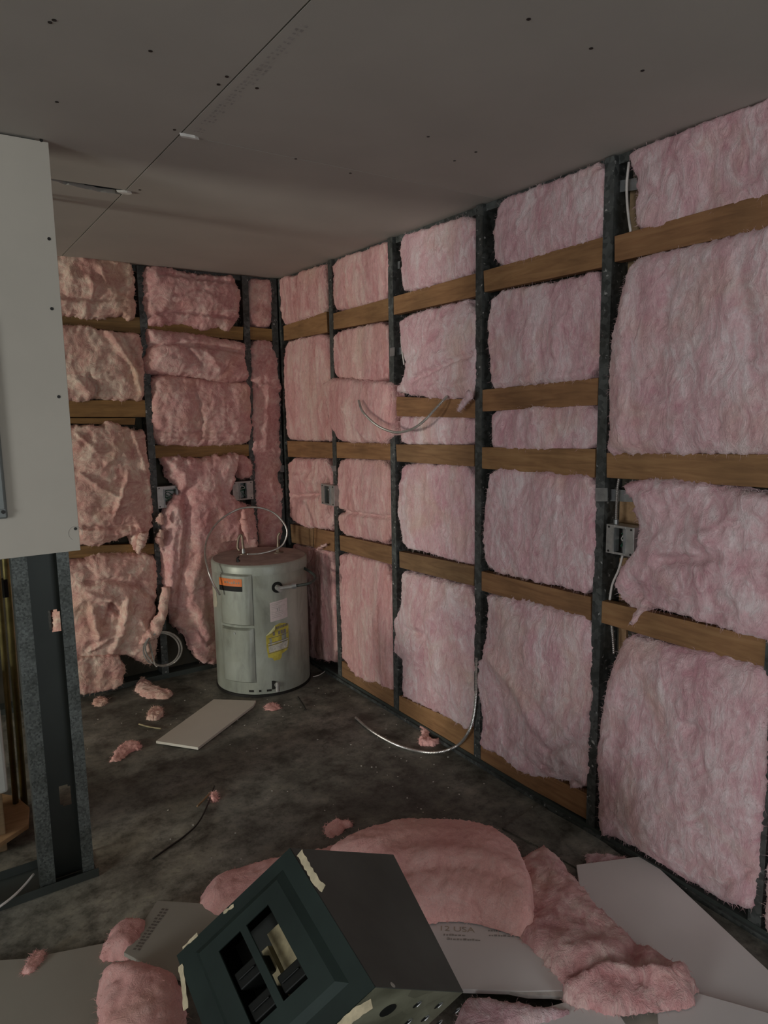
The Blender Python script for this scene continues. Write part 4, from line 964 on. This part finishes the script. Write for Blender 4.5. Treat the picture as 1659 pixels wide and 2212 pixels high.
def scribble(px0, px1, z, mat, parent, hpx, seed):
    rr = random.Random(seed); mb = MB(); x = px0[0]
    while x < px1[0]:
        wd_ = rr.uniform(3, 7); y = px0[1]+(px1[1]-px0[1])*(x-px0[0])/(px1[0]-px0[0])
        h_ = hpx*rr.uniform(.6, 1.1)
        mb.add([on(x, y, 2, z), on(x+wd_, y, 2, z), on(x+wd_, y-h_, 2, z), on(x, y-h_, 2, z)], [(0, 1, 2, 3)]); x += wd_+rr.uniform(1, 3)
    return tag(mb.build('fine_print', mat, parent), None, None, None, 'stuff')
scribble((958, 2021), (1000, 2022), .0472, M_PRINT, s2, 4, 1); scribble((965, 2030), (1038, 2033), .0472, M_PRINT, s2, 4, 2)
scribble((1054, 2012), (1112, 2014), .0472, M_PRINT, s2, 4, 3); scribble((1056, 2022), (1130, 2025), .0472, M_PRINT, s2, 4, 4)
scar = [on(x, y, 2, .0474) for x, y in [(1048, 1988), (1058, 1996), (1080, 2004), (1100, 2008), (1124, 2012), (1126, 2014), (1096, 2012), (1072, 2006), (1055, 2000)]]
MB().prism(scar, (0, 0, .0006)).build('paper_scar', M_PRINTD, s2)
s3 = sheet([(1290, 2153), (1318, 2172), (1348, 2216), (1380, 2270), (1020, 2320), (1000, 2240), (1080, 2205), (1180, 2185)], 0.036, 'drywall offcut at the bottom border, right of the green cabinet')
s4 = sheet([(1416, 2150), (1452, 2138), (1659, 2197), (1720, 2215), (1720, 2300), (1430, 2300)], 0.030, 'drywall offcut at the bottom right corner')
s4b = sheet([(1318, 2120), (1416, 2120), (1432, 2290), (1330, 2290)], 0.0265, 'brownish drywall strip between two offcuts at the bottom border', mat=M_PANEL, t=.003)
s5 = sheet([(340, 1953), (400, 1956), (480, 1962), (570, 1985), (420, 2060), (390, 2120), (330, 2100), (268, 2066)], 0.040, 'drywall offcut with edge printing, left of the green cabinet', mat=M_SHEETDK)
pr = MB(); rr = random.Random(5)
for k in range(14):
    t_ = k/14; xa, ya = 350-64*t_, 1962+92*t_
    for j in range(2):
        x_, y_ = xa+j*8+rr.uniform(-1, 1), ya+j*1.0
        pr.add([on(x_, y_, 2, .0531), on(x_+6, y_+.8, 2, .0531), on(x_+3, y_+4.5, 2, .0531), on(x_-3, y_+3.7, 2, .0531)], [(0, 1, 2, 3)])
tag(pr.build('edge_printing', M_PRINTD, s5), None, None, None, 'stuff')
s6 = sheet([(-60, 2086), (60, 2078), (270, 2036), (345, 2055), (360, 2330), (-60, 2330)], 0.004, 'wide drywall sheet at the bottom left corner', mat=M_SHEETDK)
tag(MB().prism([on(x, y, 2, 0.0) for x, y in [(1085, 1792), (1162, 1741), (1292, 1812), (1340, 1850), (1250, 1880), (1160, 1830)]][::-1], (0, 0, .006)).build('floor_mat', M_FLOOR), 'dark flat mat on the floor by the long wall', 'mat')

# ------------------------------------------------------------------ insulation on the floor
def FB_(px, z, label, hgt, **kw):
    kw.setdefault('mat', M_FLOORB); kw.setdefault('name', 'insulation_piece')
    mat = kw.pop('mat'); ed = kw.pop('edge', hgt)
    return batt(px, 'F', z+hgt, label, mat, group=GF, edge=ed, **kw)
FB_([(700, 1836), (745, 1806), (790, 1790), (850, 1772), (920, 1766), (1000, 1771), (1070, 1790), (1115, 1818), (1140, 1862), (1152, 1910), (1152, 1962), (1128, 1972), (1060, 1950), (1000, 1938), (940, 1940), (900, 1952), (860, 1945), (760, 1900)], 0.055,
    'thick salmon batt folded into a hump behind the green cabinet', .075, r=.03, bulge=.05, lowa=.006, seed=51, rag=.006, step=.009, lump=.002, feats=[([(880, 1905), (960, 1893), (1040, 1898), (1125, 1930)], .014, -.006), ([(860, 1880), (960, 1866), (1120, 1900)], .04, .012)])
FB_([(880, 1935), (950, 1925), (1060, 1935), (1118, 1965), (1040, 1980), (930, 1984), (890, 1975)], 0.0, 'lower lip of salmon insulation under the folded hump', .055, r=.03, bulge=.004, seed=52, step=.009)
FB_([(424, 1945), (435, 1905), (470, 1875), (540, 1855), (620, 1838), (700, 1824), (745, 1806), (790, 1802), (800, 1880), (780, 1960), (560, 1990), (470, 1972)], 0.0,
    'salmon batt on the floor to the left of the green cabinet', .075, r=.06, bulge=.025, lowa=.007, lump=.002, seed=53, step=.009)
FB_([(1118, 1850), (1140, 1836), (1172, 1826), (1208, 1846), (1228, 1868), (1245, 1890), (1280, 1938), (1335, 1990), (1400, 2034), (1480, 2080), (1504, 2112), (1497, 2150), (1410, 2156), (1335, 2170), (1280, 2158), (1222, 2142), (1220, 2095), (1168, 2044), (1118, 1992), (1095, 1962), (1120, 1930)], 0.050,
    'long torn pink strip trailing over the drywall sheets towards the viewer', .032, mat=M_FAR, r=.06, bulge=.012, lowa=.016, lowf=(6, 6), seed=54, rag=.012, step=.009, feats=[
        ([(1225, 2125), (1300, 2098), (1380, 2102), (1430, 2112), (1490, 2095)], .022, .022), ([(1240, 2100), (1330, 2078), (1430, 2090)], .018, -.02), ([(1380, 2010), (1370, 2060)], .02, -.02), ([(1180, 1840), (1200, 1900)], .03, .015)])
FB_([(1000, 2150), (1060, 2153), (1160, 2163), (1246, 2166), (1270, 2172), (1190, 2200), (1110, 2222), (1050, 2300), (960, 2300), (985, 2190)], 0.012, 'pale pink scrap at the bottom border against the cabinet end', .05, mat=M_RIGHT, r=.03, bulge=.01, seed=55, step=.009)
FB_([(1265, 1838), (1300, 1840), (1345, 1848), (1369, 1857), (1330, 1866), (1275, 1872)], 0.0, 'thin pink scrap tucked between the wall foot and the large sheet', .02, mat=M_RIGHT, r=.012, seed=56, step=.006, bulge=.003)
FB_([(212, 2048), (245, 1996), (275, 1976), (325, 1978), (318, 2005), (284, 2044)], 0.018, 'small salmon scrap poking from behind the printed offcut', .04, r=.03, bulge=.01, seed=57)
FB_([(206, 2085), (238, 2064), (300, 2058), (376, 2072), (394, 2120), (402, 2200), (405, 2300), (225, 2300), (212, 2180)], 0.055, 'chunky salmon batt at the bottom border left of the cabinet', .08, r=.06, bulge=.03, lowa=.009, lump=.002, seed=58, step=.009, feats=[([(220, 2110), (260, 2120), (250, 2180)], .02, -.012)])
FB_([(48, 2092), (58, 2076), (78, 2056), (92, 2050), (84, 2072), (66, 2094)], 0.018, 'stringy salmon scrap on the sheet at the left border', .012, r=.008, seed=59, bulge=.002, step=.005)
FB_([(700, 1796), (705, 1776), (725, 1766), (748, 1768), (760, 1776), (738, 1780), (735, 1792), (715, 1800)], 0.0, 'curled salmon scrap behind the folded hump', .018, r=.02, bulge=.006, seed=60, rag=.014, lump=.003, smooth_it=1, step=.006)
FB_([(905, 1606), (915, 1584), (908, 1570), (922, 1565), (932, 1575), (928, 1590), (940, 1600), (948, 1594), (940, 1606)], 0.0, 'torn pink scrap inside the curl of the floor conduit', .014, r=.015, bulge=.004, seed=61, rag=.014, lump=.003, smooth_it=1, step=.005)
FB_([(236, 1640), (255, 1616), (272, 1600), (300, 1598), (305, 1610), (280, 1620), (255, 1640)], 0.0, 'pinkish scrap on the floor near the partition', .014, r=.02, bulge=.004, seed=62, rag=.014, lump=.003, smooth_it=1, step=.006)
FB_([(296, 1462), (316, 1462), (330, 1479), (372, 1491), (360, 1504), (315, 1501), (292, 1484)], 0.0, 'reddish tongue of insulation on the floor under the cable coil', .02, mat=M_LEFT, r=.03, bulge=.01, seed=63, rag=.014, lump=.003, smooth_it=1, step=.006)
FB_([(198, 1512), (215, 1502), (232, 1508), (222, 1520), (205, 1522)], 0.0, 'small yellowed scrap on the floor at the partition', .012, mat=M_LEFT, r=.015, bulge=.002, seed=64, rag=.014, lump=.003, smooth_it=1, step=.005)
FB_([(318, 1540), (330, 1525), (348, 1524), (352, 1540), (338, 1552), (320, 1550)], 0.0, 'pale tangled scrap on the floor in front of the coil', .014, mat=M_LEFT, r=.008, bulge=.002, seed=65, step=.005, rag=.012)
FB_([(572, 1528), (580, 1514), (592, 1514), (606, 1524), (590, 1530)], 0.0, 'tiny pinkish scrap in front of the water heater', .012, r=.01, bulge=.002, seed=66, rag=.014, lump=.003, smooth_it=1, step=.005)
FB_([(455, 1720), (458, 1712), (468, 1712), (470, 1724), (460, 1728)], 0.0, 'tiny salmon scrap beside the thin stick', .014, r=.008, bulge=.002, seed=67, step=.004)

# sticks and crumbs
def stick(px, r_, mat, label, name='thin_stick'):
    P = spline([on(x, y, 2, .004+r_) for x, y in px], 6); tag(MB().tube(P, r_, 6).build(name, mat, smooth=True), label, 'stick', 'sticks and wire ends on the floor')
stick([(463, 1698), (452, 1730), (430, 1775), (400, 1805), (365, 1830), (330, 1855)], .0035, M_DARK, 'long dark wire bent across the middle of the floor', 'bent_wire')
stick([(455, 1712), (440, 1728), (426, 1742)], .004, M_PLY, 'short pale splinter lying over the dark wire')
stick([(300, 1564), (322, 1570), (348, 1574)], .004, M_PAPERC, 'thin pale splinter near the far drywall offcut')
stick([(644, 1505), (655, 1522), (661, 1533)], .0035, M_DARK, 'short dark wire end right of the water heater', 'bent_wire')
stick([(676, 1462), (690, 1458), (702, 1450)], .003, M_WHITEC, 'thin shiny wire end behind the water heater foot', 'bent_wire')
cr = MB(); rr = random.Random(9)
for k in range(190):
    zone = rr.random()
    if zone < .45: x, y = rr.uniform(.35, 1.9), rr.uniform(1.9, 4.0)
    elif zone < .75: x, y = rr.uniform(1.55, 1.96), rr.uniform(1.4, 3.6)
    else: x, y = rr.uniform(.9, 1.6), rr.uniform(3.2, 3.6)
    if math.hypot(x-1.635, y-3.765) < .3: continue
    s_ = rr.uniform(.001, .0045); a = rr.uniform(0, 6.28)
    pts = [(x+s_*math.cos(a+q)*rr.uniform(.6, 1.2), y+s_*math.sin(a+q)*rr.uniform(.6, 1.2), 0.0) for q in (0, 1.3, 2.6, 3.9, 5.2)]
    cr.prism(pts, (0, 0, s_*.7))
tag(cr.build('gypsum_crumbs', M_YWHITE, loc=(1.2, 2.8, 0)), 'pale gypsum crumbs strewn over the concrete floor', 'debris', kind='stuff')

# ------------------------------------------------------------------ green electrical cabinet in the foreground
SCL = .835
def near(px, ref):
    ref = EYE+(np.array(ref)-EYE)*SCL; return atd(*px, depth_of(ref))
K = {}
K[0, 0, 0] = near((812, 2132), (.754, 1.202, .290)); K[0, 0, 1] = near((1001, 2143), (1.066, 1.255, .073))
K[1, 0, 0] = near((628, 1832), (.783, 1.637, .438)); K[1, 0, 1] = near((850, 1846), (1.095, 1.690, .222))
K[1, 1, 0] = near((384, 2064), (.508, 1.779, .075))
K[0, 1, 0] = K[0, 0, 0]+(K[1, 1, 0]-K[1, 0, 0]); K[0, 1, 1] = K[0, 1, 0]+(K[0, 0, 1]-K[0, 0, 0]); K[1, 1, 1] = K[1, 1, 0]+(K[1, 0, 1]-K[1, 0, 0])
def T(l, w, d):
    s = np.zeros(3)
    for (a, b, c), p in K.items(): s = s+p*(l if a else 1-l)*(w if b else 1-w)*(d if c else 1-d)
    return s
fn = np.cross(K[1, 0, 0]-K[0, 0, 0], K[1, 1, 0]-K[1, 0, 0]); fn /= np.linalg.norm(fn)
if fn@(EYE-K[0, 0, 0]) < 0: fn = -fn
def lw(px):
    """pixel -> (l, w) on the front face"""
    d = ray(*px); t = ((K[0, 0, 0]-EYE)@fn)/(d@fn); p = EYE+t*d-K[0, 0, 0]
    A = np.stack([K[1, 0, 0]-K[0, 0, 0], K[0, 1, 0]-K[0, 0, 0]], 1); return np.linalg.lstsq(A, p, rcond=None)[0]
DL = np.linalg.norm(K[0, 0, 1]-K[0, 0, 0])
zmin = min(p[2] for p in K.values())
cb = thing('electrical_cabinet', (*K[0, 1, 1][:2], max(0, zmin)), 'old dark green electrical cabinet tipped over in the foreground', 'electrical cabinet')
def lbox(mb, l0, l1, w0, w1, d0, d1):
    """d in metres behind the front face (negative = proud)"""
    c = []
    for d in (d0, d1):
        for (l, w) in ((l0, w0), (l1, w0), (l1, w1), (l0, w1)): c.append(T(l, w, 0)-fn*0+ (T(l, w, 1)-T(l, w, 0))/DL*d)
    return mb.hexa(c)
e = .006
bd_ = MB(); gn = 12
gv = [T(i/gn, w_, j/gn) for w_ in (0, e) for i in range(gn+1) for j in range(gn+1)]; m_ = (gn+1)**2
gf = [(i*(gn+1)+j, (i+1)*(gn+1)+j, (i+1)*(gn+1)+j+1, i*(gn+1)+j+1) for i in range(gn) for j in range(gn)]
gf = gf+[tuple(q+m_ for q in f_[::-1]) for f_ in gf]
ring = [j for j in range(gn)]+[i*(gn+1)+gn for i in range(gn)]+[gn*(gn+1)+gn-j for j in range(gn)]+[(gn-i)*(gn+1) for i in range(gn)]
gf += [(ring[k], ring[(k+1) % len(ring)], ring[(k+1) % len(ring)]+m_, ring[k]+m_) for k in range(len(ring))]
bd_.add(gv, gf).build('side_panel', M_CABG, cb, autosmooth=True)
bd_ = MB(); lbox(bd_, 0, 1, 1-e, 1, 0.0, DL); bd_.build('side_panel', M_CABG, cb, bevel=.003)
bd_ = MB(); lbox(bd_, 1-e, 1, e, 1-e, 0.0, DL); bd_.build('end_panel', M_CABG, cb)
bd_ = MB(); lbox(bd_, e, 1-e, e, 1-e, DL-.003, DL); bd_.build('back_panel', M_CABIN, cb)
bd_ = MB(); lbox(bd_, .0, e, e, 1-e, 0.002, DL); ep = bd_.build('end_panel', M_CABEND, cb)
# holes and knockouts on the near end
en = np.cross(K[0, 0, 1]-K[0, 0, 0], K[0, 1, 0]-K[0, 0, 0]); en /= np.linalg.norm(en)
if en@(EYE-K[0, 0, 0]) < 0: en = -en
def onend(px):
    d = ray(*px); t = ((K[0, 0, 0]-EYE)@en)/(d@en); return EYE+t*d
c = onend((838, 2182)); disc(c+en*.0003, en, .019, .0008, 24).build('conduit_hole', M_BLACK, ep)
for (x, y) in [(900, 2170), (946, 2172), (984, 2184), (917, 2200), (946, 2210), (880, 2208)]:
    c = onend((x, y)); k_ = MB(); a_ = (K[0, 1, 0]-K[0, 0, 0]); a_ /= np.linalg.norm(a_)
    b_ = np.cross(en, a_); 
    k_.add([c+en*.0006+a_*.011*math.cos(q)+b_*.006*math.sin(q) for q in np.arange(10)*.6283], [tuple(range(10))]); k_.build('knockout', M_BLACK, ep)
    rim = [c+en*.0012+a_*.012*math.cos(q)+b_*.0065*math.sin(q) for q in np.linspace(1.2, 4.2, 8)]; MB().tube(rim, .0012, 5).build('knockout_rim', M_STRAP, ep)
# front cover: flat flange, raised tray with two slots
slotR = [lw(p) for p in [(543, 1999), (592, 1958), (648, 2108)]]; slotL = [lw(p) for p in [(482, 2050), (530, 2010)]]
lt = float(np.mean([slotR[0][0], slotR[1][0], slotL[0][0], slotL[1][0]])); wr0, wr1 = float(slotR[1][1]), float(slotR[0][1]); wl0, wl1 = float(slotL[1][1]), float(slotL[0][1])
lb = max(.06, lt-.52)
r0 = lw((640, 1922)); rw0 = max(.05, float(wr0-.17)); rw1 = min(.93, wl1+.17); rl1 = min(.93, lt+.13); rl0 = max(.03, lb-.16)
fc = MB()
lbox(fc, 0, 1, 0, rw0, -.003, 0); lbox(fc, 0, 1, rw1, 1, -.003, 0); lbox(fc, rl1, 1, rw0, rw1, -.003, 0); lbox(fc, 0, rl0, rw0, rw1, -.003, 0)
cv = fc.build('front_cover', M_GREEN, cb)
def slab(l0, l1, w0, w1, d): return [T(l, w, 0)+(T(l, w, 1)-T(l, w, 0))/DL*d for l, w in ((l0, w0), (l1, w0), (l1, w1), (l0, w1))]
ty = MB(); b_ = .045
outer = slab(rl0, rl1, rw0, rw1, -.003); inner = slab(rl0+b_, rl1-b_, rw0+b_, rw1-b_, -.014)
ty.add(outer+inner, [(0, 1, 5, 4), (1, 2, 6, 5), (2, 3, 7, 6), (3, 0, 4, 7)])
a0, a1, c0_, c1_ = rl0+b_, rl1-b_, rw0+b_, rw1-b_
for (l0, l1, w0, w1) in ((a0, a1, c0_, wr0), (a0, a1, wr1, wl0), (a0, a1, wl1, c1_), (lt, a1, wr0, wr1), (lt, a1, wl0, wl1), (a0, lb, wr0, wr1), (a0, lb, wl0, wl1)):
    lbox(ty, l0, l1, w0, w1, -.014, -.011)
ty.build('raised_tray', M_GREEN, cv)
ins = MB(); lbox(ins, lb-.05, lt+.08, wr0-.06, wl1+.06, .06, .064); ins.build('dead_front', M_CABIN, cb)
ins = MB(); lbox(ins, lb+.02, lt-.06, wr0+(wr1-wr0)*.42, wr1+.01, .035, .059); ins.build('circuit_label', M_PAPERC, cb)
ins = MB(); lbox(ins, lb+.02, lt-.12, wl0-.01, wl0+(wl1-wl0)*.22, .035, .059); ins.build('circuit_label', M_PAPERC, cb)
for (px_, col) in (((617, 2122), 'R'), ((545, 2095), 'L'), ((552, 2185), 'L')):
    q = lw(px_); w0, w1 = (wr0+.005, wr1-.005) if col == 'R' else (wl0+.005, wl1-.005)
    bk = MB(); lbox(bk, q[0]-.055, q[0]+.055, w0, w1, -.004, .05); bk = bk.build('breaker', M_BLACK, cb, bevel=.003)
    hb = MB(); lbox(hb, q[0]-.006, q[0]+.006, w0+(w1-w0)*.12, w1-(w1-w0)*.12, -.009, -.004); hb.build('toggle', M_BLACK, bk, bevel=.002)
# masking tape remnants on the corners
def tape(path, wdt, parent, lift=.0035, dirn=None):
    """strip along a list of (l,w) points on the front face"""
    L_ = [np.array(q, float) for q in path]; P = resample(np.array([T(q[0], q[1], 0)-(T(q[0], q[1], 1)-T(q[0], q[1], 0))/DL*lift for q in L_]), .008)
    tn = np.gradient(P, axis=0); sd_ = np.cross(tn, fn); sd_ /= np.linalg.norm(sd_, axis=1)[:, None]; mb = MB(); n = len(P)
    j = np.array([rnd.uniform(-.0016, .0016) for _ in range(n)])[:, None]
    A = P-sd_*(wdt/2)+sd_*j; B = P+sd_*(wdt/2)-sd_*j; up = fn*.0009
    v = list(A)+list(B)+list(A+up)+list(B+up)
    f = [(i+2*n, i+1+2*n, i+1+3*n, i+3*n) for i in range(n-1)]+[(i, i+n, i+1+n, i+1) for i in range(n-1)]+[(i, i+1, i+1+2*n, i+2*n) for i in range(n-1)]+[(i+n, i+3*n, i+1+3*n, i+1+n) for i in range(n-1)]
    mb.add(v, f); return mb.build('tape_strip', M_TAPE, parent)
tape([lw((650, 1842)), lw((668, 1874)), lw((688, 1908)), lw((702, 1920))], .016, cb)
tape([lw((393, 2085)), lw((399, 2120)), lw((405, 2180))], .014, cb)
tape([lw((806, 2168)), lw((770, 2190)), lw((735, 2222))], .018, cb)
tape([lw((398, 2048)), lw((430, 2018))], .006, cb); tape([lw((486, 1972)), lw((508, 1956))], .006, cb)
# scuffs and screw holes on the grey side
sn = np.cross(K[1, 0, 0]-K[0, 0, 0], K[0, 0, 1]-K[0, 0, 0]); sn /= np.linalg.norm(sn)
if sn@(EYE-K[0, 0, 0]) < 0: sn = -sn
def onside(px):
    d = ray(*px); t = ((K[0, 0, 0]-EYE)@sn)/(d@sn); return EYE+t*d
for (x, y, r_, m_) in ((671, 1850, .005, M_BLACK), (811, 1866, .005, M_BLACK), (916, 2092, .006, M_BLACK), (788, 1863, .004, M_YWHITE), (880, 1988, .004, M_PRINT), (848, 2128, .006, M_YWHITE)):
    disc(onside((x, y))+sn*.0002, sn, r_, .0008, 8).build('screw_hole' if m_ is M_BLACK else 'plaster_fleck', m_, cb)
